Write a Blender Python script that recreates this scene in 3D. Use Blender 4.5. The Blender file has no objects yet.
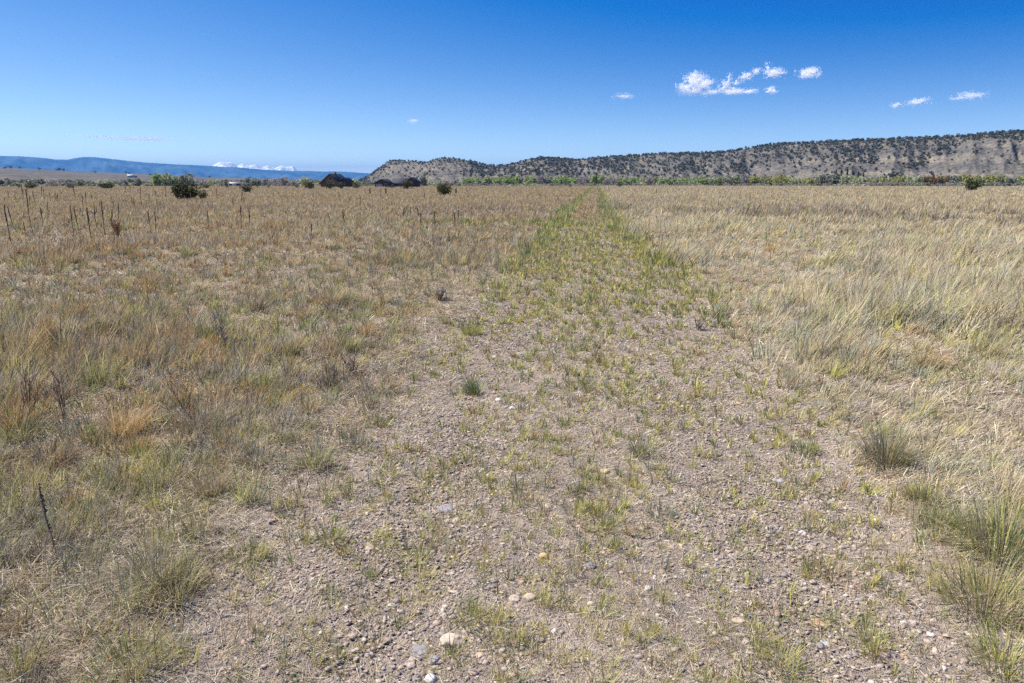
import bpy, math, random
import numpy as np

random.seed(7)
RNG = np.random.default_rng(20240517)
R_ = math.radians
sc = bpy.context.scene
COL = sc.collection

# ------------------------------------------------------------------ camera
CAM_H = 1.65
FPX = 683.0
Y0 = 183.0
PITCH = math.atan((341.5 - Y0) / FPX)
YAW = R_(6.91)
FH = np.array([-math.sin(YAW), math.cos(YAW), 0.0])
RV = np.array([math.cos(YAW), math.sin(YAW), 0.0])
FV = np.array([FH[0] * math.cos(PITCH), FH[1] * math.cos(PITCH), -math.sin(PITCH)])
UV = np.array([FH[0] * math.sin(PITCH), FH[1] * math.sin(PITCH), math.cos(PITCH)])
CAM = np.array([0.0, 0.0, CAM_H])


def ray(px, py):
    return RV * (px - 512.0) / FPX + UV * (341.5 - py) / FPX + FV


def ground_pt(px, py):
    d = ray(px, py)
    t = -CAM_H / d[2]
    return CAM + d * t


def at_dist(px, py, D):
    d = ray(px, py)
    return CAM + d * (D / math.hypot(d[0], d[1]))


cd = bpy.data.cameras.new('camera')
cam = bpy.data.objects.new('camera', cd)
COL.objects.link(cam)
from mathutils import Matrix, Vector
M = Matrix(((RV[0], UV[0], -FV[0], 0), (RV[1], UV[1], -FV[1], 0), (RV[2], UV[2], -FV[2], CAM_H), (0, 0, 0, 1)))
cam.matrix_world = M
cd.sensor_width = 36.0
cd.lens = 36.0 * FPX / 1024.0
cd.clip_start = 0.05
cd.clip_end = 90000
sc.camera = cam

# ------------------------------------------------------------------ noise


def _hash(ix, iy, seed):
    h = (ix.astype(np.int64) * 374761393 + iy.astype(np.int64) * 668265263 + seed * 982451653) & 0xFFFFFFFF
    h = ((h ^ (h >> 13)) * 1274126177) & 0xFFFFFFFF
    h = (h ^ (h >> 16)) & 0xFFFFFFFF
    return (h & 0xFFFFF) / float(0xFFFFF)


def vn(x, y, seed=0):
    x = np.asarray(x, float); y = np.asarray(y, float)
    ix = np.floor(x); iy = np.floor(y)
    fx = x - ix; fy = y - iy
    fx = fx * fx * (3 - 2 * fx); fy = fy * fy * (3 - 2 * fy)
    a = _hash(ix, iy, seed); b = _hash(ix + 1, iy, seed)
    c = _hash(ix, iy + 1, seed); d = _hash(ix + 1, iy + 1, seed)
    return (a * (1 - fx) + b * fx) * (1 - fy) + (c * (1 - fx) + d * fx) * fy


def fbm(x, y, seed=0, o=3):
    s = 0; a = 1; t = 0
    for k in range(o):
        s = s + a * vn(x * 2 ** k + 17.3 * k, y * 2 ** k - 9.1 * k, seed + k)
        t += a; a *= 0.5
    return s / t


def ss(a, b, x):
    t = np.clip((np.asarray(x, float) - a) / (b - a), 0, 1)
    return t * t * (3 - 2 * t)


def left_edge(y):
    return -(1.55 + 0.3 * (fbm(y / 1.1, y * 0 + 3.3, 5, 2) - 0.5))


def right_edge(y):
    base = np.interp(y, [0, 14, 18, 26, 34, 60, 400], [1.6, 1.6, 1.2, 0.75, 0.6, 0.65, 0.7])
    return base + 0.3 * (fbm(y / 1.1, y * 0 + 8.3, 6, 2) - 0.5)


def track_w(x, y):
    """1 on the track, 0 in the meadow"""
    return ss(-0.35, 0.25, x - left_edge(y)) * ss(-0.35, 0.25, right_edge(y) - x)


def H(x, y):
    x = np.asarray(x, float); y = np.asarray(y, float)
    r = np.hypot(x, y)
    tw = track_w(x, y)
    near = 1 - ss(25, 60, r)
    z = 0.26 * (fbm(x / 40, y / 40, 21, 2) - 0.5) * ss(10, 60, r)
    z = z + near * (1 - tw) * (0.10 * (fbm(x / 0.8, y / 0.8, 31, 2) - 0.45) + 0.03)
    z = z + near * tw * (0.022 * (fbm(x / 0.35, y / 0.35, 41, 2) - 0.5) - 0.03 * np.exp(-((np.abs(x) - 0.85) / 0.3) ** 2))
    z = z - 5.0 * ss(400, 450, r)
    return z


# ------------------------------------------------------------------ mesh helpers

def raw_mesh(name, V, quads=None, tris=None, cols=None, smooth=False, mat=None):
    me = bpy.data.meshes.new(name)
    V = np.ascontiguousarray(V, dtype=np.float32)
    parts = []; starts = []; n = 0
    if quads is not None and len(quads):
        q = np.asarray(quads, dtype=np.int32)
        parts.append(q.ravel()); starts.append(np.arange(len(q), dtype=np.int32) * 4 + n); n += q.size
    if tris is not None and len(tris):
        t = np.asarray(tris, dtype=np.int32)
        parts.append(t.ravel()); starts.append(np.arange(len(t), dtype=np.int32) * 3 + n); n += t.size
    L = np.concatenate(parts); S = np.concatenate(starts)
    me.vertices.add(len(V)); me.vertices.foreach_set('co', V.ravel())
    me.loops.add(len(L)); me.loops.foreach_set('vertex_index', L)
    me.polygons.add(len(S)); me.polygons.foreach_set('loop_start', S)
    if cols is not None:
        ca = me.attributes.new('col', 'FLOAT_COLOR', 'POINT')
        c = np.ones((len(V), 4), dtype=np.float32); c[:, :3] = cols
        ca.data.foreach_set('color', c.ravel())
    me.update(calc_edges=True)
    if smooth:
        me.polygons.foreach_set('use_smooth', np.ones(len(S), dtype=bool))
    if mat is not None:
        me.materials.append(mat)
    return me


def link(name, me, parent=None):
    o = bpy.data.objects.new(name, me)
    COL.objects.link(o)
    if parent is not None:
        o.parent = parent
    return o


def tag(o, label=None, cat=None, group=None, kind=None):
    if label: o['label'] = label
    if cat: o['category'] = cat
    if group: o['group'] = group
    if kind: o['kind'] = kind
    return o


def empty(name, loc, rz=0.0):
    o = bpy.data.objects.new(name, None)
    o.empty_display_size = 0.2
    o.location = loc; o.rotation_euler = (0, 0, rz)
    COL.objects.link(o)
    return o


def copy_tree(o, parent=None):
    c = o.copy(); COL.objects.link(c)
    if parent is not None: c.parent = parent
    for ch in list(o.children):
        copy_tree(ch, c)
    return c


class MB:
    """collects boxes / prisms / tubes into one mesh"""
    def __init__(s):
        s.V = []; s.Q = []; s.T = []

    def quad(s, a, b, c, d):
        i = len(s.V); s.V += [a, b, c, d]; s.Q.append((i, i + 1, i + 2, i + 3))

    def box(s, x0, x1, y0, y1, z0, z1):
        i = len(s.V)
        s.V += [(x0, y0, z0), (x1, y0, z0), (x1, y1, z0), (x0, y1, z0), (x0, y0, z1), (x1, y0, z1), (x1, y1, z1), (x0, y1, z1)]
        for f in ((0, 3, 2, 1), (4, 5, 6, 7), (0, 1, 5, 4), (1, 2, 6, 5), (2, 3, 7, 6), (3, 0, 4, 7)):
            s.Q.append(tuple(i + k for k in f))

    def gable_y(s, x0, x1, y0, y1, z0, z1, zr):
        """walls with gable ends at y0 and y1, ridge along y"""
        i = len(s.V); xm = (x0 + x1) / 2
        s.V += [(x0, y0, z0), (x1, y0, z0), (x1, y1, z0), (x0, y1, z0), (x0, y0, z1), (x1, y0, z1), (x1, y1, z1), (x0, y1, z1), (xm, y0, zr), (xm, y1, zr)]
        for f in ((0, 1, 5, 4), (1, 2, 6, 5), (2, 3, 7, 6), (3, 0, 4, 7)):
            s.Q.append(tuple(i + k for k in f))
        s.T += [(i + 4, i + 5, i + 8), (i + 6, i + 7, i + 9)]

    def roof_y(s, x0, x1, y0, y1, z1, zr, th=0.22):
        xm = (x0 + x1) / 2
        for a, b in ((x0, xm), (x1, xm)):
            i = len(s.V)
            s.V += [(a, y0, z1), (b, y0, zr), (b, y1, zr), (a, y1, z1), (a, y0, z1 + th), (b, y0, zr + th), (b, y1, zr + th), (a, y1, z1 + th)]
            for f in ((0, 3, 2, 1), (4, 5, 6, 7), (0, 1, 5, 4), (2, 3, 7, 6), (3, 0, 4, 7)):
                s.Q.append(tuple(i + k for k in f))

    def swap(s):
        s.V = [(v[1], v[0], v[2]) for v in s.V]
        s.Q = [q[::-1] for q in s.Q]; s.T = [t[::-1] for t in s.T]
        return s

    def tube(s, pts, rad, n=6):
        pts = [np.array(p, float) for p in pts]
        i = len(s.V)
        for k, p in enumerate(pts):
            d = pts[min(k + 1, len(pts) - 1)] - pts[max(k - 1, 0)]
            d = d / (np.linalg.norm(d) + 1e-9)
            a = np.cross(d, (0.3, 1, 0.1)); a /= np.linalg.norm(a); b = np.cross(d, a)
            for j in range(n):
                t = 2 * math.pi * j / n
                s.V.append(tuple(p + rad[k] * (math.cos(t) * a + math.sin(t) * b)))
        for k in range(len(pts) - 1):
            for j in range(n):
                s.Q.append((i + k * n + j, i + k * n + (j + 1) % n, i + (k + 1) * n + (j + 1) % n, i + (k + 1) * n + j))
        e = len(s.V); s.V.append(tuple(pts[-1]))
        for j in range(n):
            s.T.append((i + (len(pts) - 1) * n + j, i + (len(pts) - 1) * n + (j + 1) % n, e))

    def build(s, name, mat, parent=None, smooth=False):
        return link(name, raw_mesh(name, np.array(s.V), s.Q, s.T, mat=mat, smooth=smooth), parent)


# ------------------------------------------------------------------ materials

def new_mat(name):
    m = bpy.data.materials.new(name); m.use_nodes = True
    nt = m.node_tree; nt.nodes.clear()
    return m, nt, nt.nodes, nt.links


def N(nodes, t, **kw):
    n = nodes.new(t)
    for k, v in kw.items():
        setattr(n, k, v)
    return n


def leaf_mat(name, transl=0.3, rough=0.65, spec=0.25, tint=None):
    m, nt, n, l = new_mat(name)
    at = N(n, 'ShaderNodeAttribute', attribute_name='col')
    bs = N(n, 'ShaderNodeBsdfPrincipled')
    bs.inputs['Roughness'].default_value = rough
    bs.inputs['Specular IOR Level'].default_value = spec
    tr = N(n, 'ShaderNodeBsdfTranslucent')
    mx = N(n, 'ShaderNodeMixShader'); mx.inputs[0].default_value = transl
    out = N(n, 'ShaderNodeOutputMaterial')
    l.new(at.outputs['Color'], bs.inputs['Base Color']); l.new(at.outputs['Color'], tr.inputs['Color'])
    l.new(bs.outputs[0], mx.inputs[1]); l.new(tr.outputs[0], mx.inputs[2]); l.new(mx.outputs[0], out.inputs[0])
    return m


def noise_mat(name, c1, c2, scale=4.0, rough=0.85, bump=0.0, spec=0.2, detail=5, coord='Object'):
    m, nt, n, l = new_mat(name)
    tc = N(n, 'ShaderNodeTexCoord')
    no = N(n, 'ShaderNodeTexNoise'); no.inputs['Scale'].default_value = scale; no.inputs['Detail'].default_value = detail
    cr = N(n, 'ShaderNodeValToRGB')
    cr.color_ramp.elements[0].color = (*c1, 1); cr.color_ramp.elements[1].color = (*c2, 1)
    cr.color_ramp.elements[0].position = 0.35; cr.color_ramp.elements[1].position = 0.65
    bs = N(n, 'ShaderNodeBsdfPrincipled'); bs.inputs['Roughness'].default_value = rough
    bs.inputs['Specular IOR Level'].default_value = spec
    out = N(n, 'ShaderNodeOutputMaterial')
    l.new(tc.outputs[coord], no.inputs['Vector']); l.new(no.outputs['Fac'], cr.inputs[0])
    l.new(cr.outputs[0], bs.inputs['Base Color']); l.new(bs.outputs[0], out.inputs[0])
    if bump:
        bp = N(n, 'ShaderNodeBump'); bp.inputs['Strength'].default_value = bump; bp.inputs['Distance'].default_value = 0.02
        l.new(no.outputs['Fac'], bp.inputs['Height']); l.new(bp.outputs[0], bs.inputs['Normal'])
    return m


def ramp(n, stops):
    cr = N(n, 'ShaderNodeValToRGB')
    el = cr.color_ramp.elements
    el[0].position, el[0].color = stops[0][0], (*stops[0][1], 1)
    el[1].position, el[1].color = stops[1][0], (*stops[1][1], 1)
    for p, c in stops[2:]:
        e = el.new(p); e.color = (*c, 1)
    return cr


def mixc(n, l, fac, a, b, mode='MIX'):
    mx = N(n, 'ShaderNodeMix', data_type='RGBA', blend_type=mode)
    if isinstance(fac, (int, float)): mx.inputs[0].default_value = fac
    else: l.new(fac, mx.inputs[0])
    for i, v in ((6, a), (7, b)):
        if isinstance(v, tuple): mx.inputs[i].default_value = (*v, 1)
        else: l.new(v, mx.inputs[i])
    return mx.outputs[2]


def noise_n(n, l, vec, scale, detail=4, rough=0.55):
    no = N(n, 'ShaderNodeTexNoise'); no.inputs['Scale'].default_value = scale
    no.inputs['Detail'].default_value = detail; no.inputs['Roughness'].default_value = rough
    l.new(vec, no.inputs['Vector'])
    return no.outputs['Fac']


def gravel_mat():
    m, nt, n, l = new_mat('gravel_track')
    ge = N(n, 'ShaderNodeNewGeometry'); P = ge.outputs['Position']
    v1 = N(n, 'ShaderNodeTexVoronoi'); v1.inputs['Scale'].default_value = 55; l.new(P, v1.inputs['Vector'])
    v2 = N(n, 'ShaderNodeTexVoronoi'); v2.inputs['Scale'].default_value = 170; l.new(P, v2.inputs['Vector'])
    sx = N(n, 'ShaderNodeSeparateColor'); l.new(v1.outputs['Color'], sx.inputs[0])
    cr = ramp(n, [(0.0, (0.23, 0.195, 0.18)), (1.0, (0.50, 0.44, 0.395)), (0.3, (0.37, 0.315, 0.285)), (0.55, (0.32, 0.28, 0.27)), (0.8, (0.42, 0.335, 0.285))])
    l.new(sx.outputs[0], cr.inputs[0])
    sx2 = N(n, 'ShaderNodeSeparateColor'); l.new(v2.outputs['Color'], sx2.inputs[0])
    cr2 = ramp(n, [(0.0, (0.19, 0.155, 0.125)), (1.0, (0.36, 0.31, 0.26))])
    l.new(sx2.outputs[1], cr2.inputs[0])
    f = noise_n(n, l, P, 6, 5)
    c = mixc(n, l, f, cr.outputs[0], cr2.outputs[0])
    big = noise_n(n, l, P, 0.8, 4)
    bigr = ramp(n, [(0.35, (0.80, 0.77, 0.73)), (0.65, (1.16, 1.10, 1.0))]); l.new(big, bigr.inputs[0])
    c = mixc(n, l, 1.0, c, bigr.outputs[0], 'MULTIPLY')
    bs = N(n, 'ShaderNodeBsdfPrincipled'); bs.inputs['Roughness'].default_value = 0.9; bs.inputs['Specular IOR Level'].default_value = 0.15
    l.new(c, bs.inputs['Base Color'])
    bp = N(n, 'ShaderNodeBump'); bp.inputs['Strength'].default_value = 0.8; bp.inputs['Distance'].default_value = 0.01
    ad = N(n, 'ShaderNodeMath', operation='ADD'); l.new(v1.outputs['Distance'], ad.inputs[0]); l.new(v2.outputs['Distance'], ad.inputs[1])
    ml = N(n, 'ShaderNodeMath', operation='MULTIPLY'); ml.inputs[1].default_value = -1; l.new(ad.outputs[0], ml.inputs[0])
    l.new(ml.outputs[0], bp.inputs['Height']); l.new(bp.outputs[0], bs.inputs['Normal'])
    out = N(n, 'ShaderNodeOutputMaterial'); l.new(bs.outputs[0], out.inputs[0])
    return m


def meadow_mat():
    m, nt, n, l = new_mat('meadow_soil')
    ge = N(n, 'ShaderNodeNewGeometry'); P = ge.outputs['Position']
    f1 = noise_n(n, l, P, 38, 6, 0.7)
    c1 = ramp(n, [(0.3, (0.15, 0.122, 0.095)), (0.7, (0.37, 0.31, 0.235)), (0.5, (0.26, 0.215, 0.165))]); l.new(f1, c1.inputs[0])
    f2 = noise_n(n, l, P, 0.13, 5, 0.6)
    c2 = ramp(n, [(0.35, (0.80, 0.76, 0.74)), (0.65, (1.25, 1.15, 0.95)), (0.5, (1.05, 0.98, 0.86))]); l.new(f2, c2.inputs[0])
    c = mixc(n, l, 1.0, c1.outputs[0], c2.outputs[0], 'MULTIPLY')
    f3 = noise_n(n, l, P, 1.6, 4)
    c3 = ramp(n, [(0.4, (0.82, 0.86, 0.85)), (0.65, (1.1, 1.05, 1.0))]); l.new(f3, c3.inputs[0])
    c = mixc(n, l, 1.0, c, c3.outputs[0], 'MULTIPLY')
    bs = N(n, 'ShaderNodeBsdfPrincipled'); bs.inputs['Roughness'].default_value = 0.95; bs.inputs['Specular IOR Level'].default_value = 0.1
    l.new(c, bs.inputs['Base Color'])
    bp = N(n, 'ShaderNodeBump'); bp.inputs['Strength'].default_value = 0.7; bp.inputs['Distance'].default_value = 0.03
    l.new(f1, bp.inputs['Height']); l.new(bp.outputs[0], bs.inputs['Normal'])
    out = N(n, 'ShaderNodeOutputMaterial'); l.new(bs.outputs[0], out.inputs[0])
    return m


def hill_mat(name, stops, scale, patch=None, bump=0.6, dist=6.0, strata=True):
    m, nt, n, l = new_mat(name)
    ge = N(n, 'ShaderNodeNewGeometry'); P = ge.outputs['Position']
    f1 = noise_n(n, l, P, scale, 6, 0.65)
    cr = ramp(n, stops); l.new(f1, cr.inputs[0]); c = cr.outputs[0]
    if strata:
        mp = N(n, 'ShaderNodeMapping'); mp.inputs['Scale'].default_value = (0.15, 0.15, 3.0); l.new(P, mp.inputs['Vector'])
        f2 = noise_n(n, l, mp.outputs[0], scale * 1.3, 5, 0.6)
        c2 = ramp(n, [(0.40, (0.70, 0.69, 0.68)), (0.60, (1.25, 1.18, 1.06))]); l.new(f2, c2.inputs[0])
        c = mixc(n, l, 1.0, c, c2.outputs[0], 'MULTIPLY')
    f3 = noise_n(n, l, P, scale * 9, 5, 0.75)
    c3 = ramp(n, [(0.38, (0.55, 0.58, 0.56)), (0.62, (1.3, 1.25, 1.18))]); l.new(f3, c3.inputs[0])
    c = mixc(n, l, 1.0, c, c3.outputs[0], 'MULTIPLY')
    bs = N(n, 'ShaderNodeBsdfPrincipled'); bs.inputs['Roughness'].default_value = 0.95; bs.inputs['Specular IOR Level'].default_value = 0.1
    l.new(c, bs.inputs['Base Color'])
    bp = N(n, 'ShaderNodeBump'); bp.inputs['Strength'].default_value = bump; bp.inputs['Distance'].default_value = dist
    l.new(f3, bp.inputs['Height']); l.new(bp.outputs[0], bs.inputs['Normal'])
    out = N(n, 'ShaderNodeOutputMaterial'); l.new(bs.outputs[0], out.inputs[0])
    return m


MAT_BLADE = leaf_mat('grass_blade', 0.32)
MAT_TWIG = leaf_mat('dead_stem', 0.05, 0.8, 0.15)
MAT_LEAF = leaf_mat('tree_leaf', 0.4, 0.6, 0.2)
MAT_NEEDLE = leaf_mat('juniper_needle', 0.12, 0.6, 0.2)
MAT_STONE = leaf_mat('loose_stone', 0.0, 0.85, 0.2)
MAT_BARK = noise_mat('bark', (0.07, 0.05, 0.035), (0.16, 0.12, 0.09), 6, 0.9, 0.4)
MAT_GRAVEL = gravel_mat()
MAT_SOIL = meadow_mat()

# ------------------------------------------------------------------ world and sun
SUN_EL = R_(55)
SUN_AZ_VEC = np.array([-0.985, 0.17])        # horizontal direction towards the sun: left, a little ahead
w = bpy.data.worlds.new('World'); sc.world = w; w.use_nodes = True
nt = w.node_tree; nt.nodes.clear(); n, l = nt.nodes, nt.links
sky = N(n, 'ShaderNodeTexSky', sky_type='NISHITA')
sky.sun_disc = False
sky.sun_elevation = SUN_EL
sky.sun_rotation = math.atan2(SUN_AZ_VEC[0], SUN_AZ_VEC[1])
sky.altitude = 1300
sky.air_density = 1.0; sky.dust_density = 0.0; sky.ozone_density = 4.0
tc = N(n, 'ShaderNodeTexCoord')
mp = N(n, 'ShaderNodeMapping'); mp.inputs['Scale'].default_value = (1, 1, 2.15)
nrm = N(n, 'ShaderNodeVectorMath', operation='NORMALIZE')
l.new(tc.outputs['Generated'], mp.inputs['Vector']); l.new(mp.outputs[0], nrm.inputs[0]); l.new(nrm.outputs[0], sky.inputs['Vector'])
gain = N(n, 'ShaderNodeVectorMath', operation='MULTIPLY_ADD'); gain.name = 'gain'
gain.inputs[1].default_value = (2.0, 1.6, 1.0); gain.inputs[2].default_value = (-2.1, -2.0, 0.0)
floor_ = N(n, 'ShaderNodeVectorMath', operation='MAXIMUM'); floor_.inputs[1].default_value = (0.0, 0.5, 1.5)
bg = N(n, 'ShaderNodeBackground'); bg.inputs['Strength'].default_value = 0.106
wo = N(n, 'ShaderNodeOutputWorld')
l.new(sky.outputs[0], gain.inputs[0]); l.new(gain.outputs[0], floor_.inputs[0]); l.new(floor_.outputs[0], bg.inputs[0]); l.new(bg.outputs[0], wo.inputs[0])

sd = bpy.data.lights.new('sun', 'SUN'); sd.energy = 5.0; sd.angle = R_(0.53); sd.color = (1.0, 0.94, 0.85)
so = bpy.data.objects.new('sun', sd); COL.objects.link(so)
SUN = Vector((SUN_AZ_VEC[0] * math.cos(SUN_EL), SUN_AZ_VEC[1] * math.cos(SUN_EL), math.sin(SUN_EL))).normalized()
so.rotation_euler = SUN.to_track_quat('Z', 'Y').to_euler()
so.location = (-20, 0, 40)

# ------------------------------------------------------------------ ground sheet
front = np.linspace(-R_(62), R_(62), 500)
back = np.linspace(R_(62), 2 * math.pi - R_(62), 44)[1:-1]
ang = np.concatenate([front, back]) + math.pi / 2 + YAW
rad = np.concatenate([np.exp(np.arange(math.log(0.5), math.log(600), 0.021)), np.geomspace(640, 24500, 40)])
A_, Rr = np.meshgrid(ang, rad)
X = Rr * np.cos(A_); Y = Rr * np.sin(A_)
Z = H(X, Y)
# a far plain that climbs very slightly
Z = Z + 4.0 * ss(3000, 20000, Rr)
na, nr = len(ang), len(rad)
V = np.stack([X.ravel(), Y.ravel(), Z.ravel()], 1)
V = np.concatenate([V, [[0, 0, float(H(0.0, 0.0))]]])
ii = np.arange(nr - 1)[:, None] * na; jj = np.arange(na)[None, :]; j2 = (jj + 1) % na
Q = np.stack([(ii + jj), (ii + na + jj), (ii + na + j2), (ii + j2)], -1).reshape(-1, 4)[:, ::-1]
T = np.stack([np.full(na, len(V) - 1), np.arange(na), (np.arange(na) + 1) % na], -1)
cx = V[Q].mean(1)
jit = 0.5 * (fbm(cx[:, 0] / 0.12, cx[:, 1] / 0.12, 77, 2) - 0.5) + 0.7 * (fbm(cx[:, 0] / 0.5, cx[:, 1] / 0.7, 78, 2) - 0.5)
on_path = (cx[:, 0] > left_edge(cx[:, 1]) + jit) & (cx[:, 0] < right_edge(cx[:, 1]) + jit) & (cx[:, 1] < 390) & (cx[:, 1] > -0.3)


def compact(V, Q, T=None):
    idx = np.unique(np.concatenate([Q.ravel()] + ([T.ravel()] if T is not None else [])))
    mp_ = np.full(len(V), -1); mp_[idx] = np.arange(len(idx))
    return V[idx], mp_[Q], (mp_[T] if T is not None else None)


v, q, t = compact(V, Q[~on_path], T)
g = link('ground', raw_mesh('ground', v, q, t, smooth=True, mat=MAT_SOIL))
tag(g, 'flat dry meadow ground under the straw coloured grass', 'ground', kind='structure')
v, q, t = compact(V, Q[on_path])
g = link('path', raw_mesh('path', v, q, smooth=True, mat=MAT_GRAVEL))
tag(g, 'stony two rut track running straight to the distant trees', 'path', kind='structure')

# ------------------------------------------------------------------ grass
PAL = {
    'pale': (0.56, 0.475, 0.31), 'straw': (0.44, 0.345, 0.195), 'orange': (0.44, 0.285, 0.135), 'grey': (0.36, 0.315, 0.255),
    'olive': (0.33, 0.30, 0.135), 'green': (0.25, 0.30, 0.09), 'lime': (0.52, 0.49, 0.14), 'blue': (0.215, 0.26, 0.155),
    'brown': (0.15, 0.105, 0.075), 'mauve': (0.25, 0.195, 0.16), 'sage': (0.31, 0.315, 0.225),
}
PALV = {k: np.array(v_) for k, v_ in PAL.items()}


class Blades:
    def __init__(s):
        s.V = []; s.C = []; s.Q = []; s.T = []; s.n = 0

    def add(s, P, az, lean, bend, L, W, c0, c1, nseg, zmin=None):
        n_ = len(P)
        if n_ == 0: return
        fr = {3: [0, .4, .75, 1], 2: [0, .55, 1], 1: [0, 1]}[nseg]
        wf = {3: [.8, 1.0, .6], 2: [.85, .8], 1: [1.0]}[nseg]
        d = np.stack([np.cos(az), np.sin(az)], 1)
        perp = np.stack([-d[:, 1], d[:, 0]], 1)
        tw = RNG.uniform(-0.9, 0.9, n_)
        wv = (np.cos(tw)[:, None] * perp + np.sin(tw)[:, None] * d) * (W / 2)[:, None]
        nv = 2 * nseg + 1
        Vv = np.zeros((n_, nv, 3)); Cc = np.zeros((n_, nv, 3))
        p = P.copy()
        for k in range(nseg + 1):
            if k > 0:
                df = fr[k] - fr[k - 1]; th = lean + bend * (fr[k] + fr[k - 1]) / 2
                p[:, :2] += d * (L * df * np.sin(th))[:, None]
                p[:, 2] += L * df * np.cos(th)
                if zmin is not None: p[:, 2] = np.maximum(p[:, 2], zmin)
            col = c0 + (c1 - c0) * min(1.0, fr[k] * 1.25)
            if k < nseg:
                Vv[:, 2 * k] = p; Vv[:, 2 * k + 1] = p
                Vv[:, 2 * k, :2] += wv * wf[k]; Vv[:, 2 * k + 1, :2] -= wv * wf[k]
                Cc[:, 2 * k] = col; Cc[:, 2 * k + 1] = col
            else:
                Vv[:, 2 * k] = p; Cc[:, 2 * k] = col
        b = s.n + np.arange(n_)[:, None] * nv
        for k in range(nseg - 1):
            s.Q.append(b + np.array([[2 * k, 2 * k + 1, 2 * k + 3, 2 * k + 2]]))
        k = nseg - 1
        s.T.append(b + np.array([[2 * k, 2 * k + 1, 2 * k + 2]]))
        s.V.append(Vv.reshape(-1, 3)); s.C.append(Cc.reshape(-1, 3)); s.n += n_ * nv

    def build(s, name, mat=None, parent=None):
        V_ = np.concatenate(s.V); C_ = np.concatenate(s.C)
        Q_ = np.concatenate(s.Q) if s.Q else None
        return link(name, raw_mesh(name, V_, Q_, np.concatenate(s.T), cols=np.clip(C_, 0.01, 0.8), mat=mat or MAT_BLADE), parent)


def fan(r0, r1, dens, half=R_(52)):
    area = half * (r1 * r1 - r0 * r0)
    n_ = int(area * dens)
    # even spread over the ring
    r = np.sqrt(RNG.uniform(r0 * r0, r1 * r1, n_))
    a = RNG.uniform(-half, half, n_) + math.pi / 2 + YAW
    return r * np.cos(a), r * np.sin(a), r


def fan_blades(r0, r1, B, rk, q, nb):
    """tuft roots whose blade density is B per square metre up to rk and falls off as r**-q beyond it"""
    d0 = B * min(1.0, (rk / max(r0, rk)) ** q)
    x, y, r = fan(r0, r1, d0 / nb)
    k = RNG.uniform(0, 1, len(x)) < B * np.minimum(1.0, (rk / np.maximum(r, rk)) ** q) / d0
    return x[k], y[k], r[k]


def pick(weights):
    """weights: dict name -> array; returns colours (n,3)"""
    names = list(weights)
    n_ = max(np.size(v_) for v_ in weights.values())
    Wt = np.stack([np.broadcast_to(np.maximum(weights[k], 0) + 1e-6, n_) for k in names], 1)
    cs = np.cumsum(Wt, 1); u = RNG.uniform(0, 1, len(Wt)) * cs[:, -1]
    idx = (u[:, None] > cs).sum(1)
    return np.stack([PALV[k] for k in names])[idx], idx


def tufts(out, x, y, hgt, trad, nb, col0, col1, width, nseg, lean_sd=0.35, lean_dir=None, lean_amt=0.0, bend=0.5, zoff=0.0, hvar=0.35, cvar=0.2):
    m = len(x)
    if m == 0: return
    k = np.repeat(np.arange(m), nb)
    n_ = len(k)
    a = RNG.uniform(0, 2 * math.pi, n_); rr = np.sqrt(RNG.uniform(0, 1, n_)) * trad[k]
    bx = x[k] + rr * np.cos(a); by = y[k] + rr * np.sin(a)
    P = np.stack([bx, by, H(x, y)[k] + zoff - 0.01], 1)
    ln = np.abs(RNG.normal(0, lean_sd, n_))
    vx = np.sin(ln) * np.cos(a); vy = np.sin(ln) * np.sin(a)
    if lean_dir is not None:
        la = np.asarray(lean_amt)
        la = la[k] if la.ndim else la
        ld = np.asarray(lean_dir); ld = ld[k] if ld.ndim else ld
        amt = la * RNG.uniform(0.5, 1.3, n_)
        ldj = ld + RNG.normal(0, 0.3, n_)
        vx = vx + amt * np.cos(ldj); vy = vy + amt * np.sin(ldj)
    az = np.arctan2(vy, vx); lean = np.clip(np.hypot(vx, vy), 0, 1.25)
    L = hgt[k] * np.clip(RNG.normal(1 - hvar * 0.6, hvar, n_), 0.25, 1.6)
    bd = bend * RNG.uniform(0.1, 1.3, n_)
    cv = (1 + RNG.normal(0, 1, n_) * (cvar * np.interp(np.hypot(x, y), [8, 40], [1, .5]))[k])[:, None] * (1 + RNG.normal(0, 0.035, (n_, 3)))
    W_ = width[k] * RNG.uniform(0.6, 1.3, n_)
    out.add(P, az, lean, bd, L, W_, col0[k] * cv, col1[k] * cv, nseg)


RINGS = [(1.3, 5), (5, 10), (10, 20), (20, 45), (45, 110), (110, 405)]
NSEG = [3, 3, 2, 2, 1, 1]


def wid(r, base=0.0022, px=0.75):
    return np.maximum(base, r * px / 700.0)


def patch(x, y, px_, py_, rx, ry):
    """soft elliptical stand of a different plant"""
    q_ = ((x - px_) / rx) ** 2 + ((y - py_) / ry) ** 2
    return np.clip(1.4 - q_, 0, 1)


def stands(x, y):
    """where stands of dead weeds grow (brown mauve)"""
    s = patch(x, y, 15, 36, 12, 15) + patch(x, y, -6, 45, 9, 10) + 0.8 * patch(x, y, -26, 42, 10, 6) + 0.5 * patch(x, y, 4, 60, 8, 10)
    return np.clip(s, 0, 1) * ss(0.3, 0.6, fbm(x / 3.2, y / 6, 91, 3))


dry = Blades(); green = Blades(); thatch = Blades()

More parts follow.
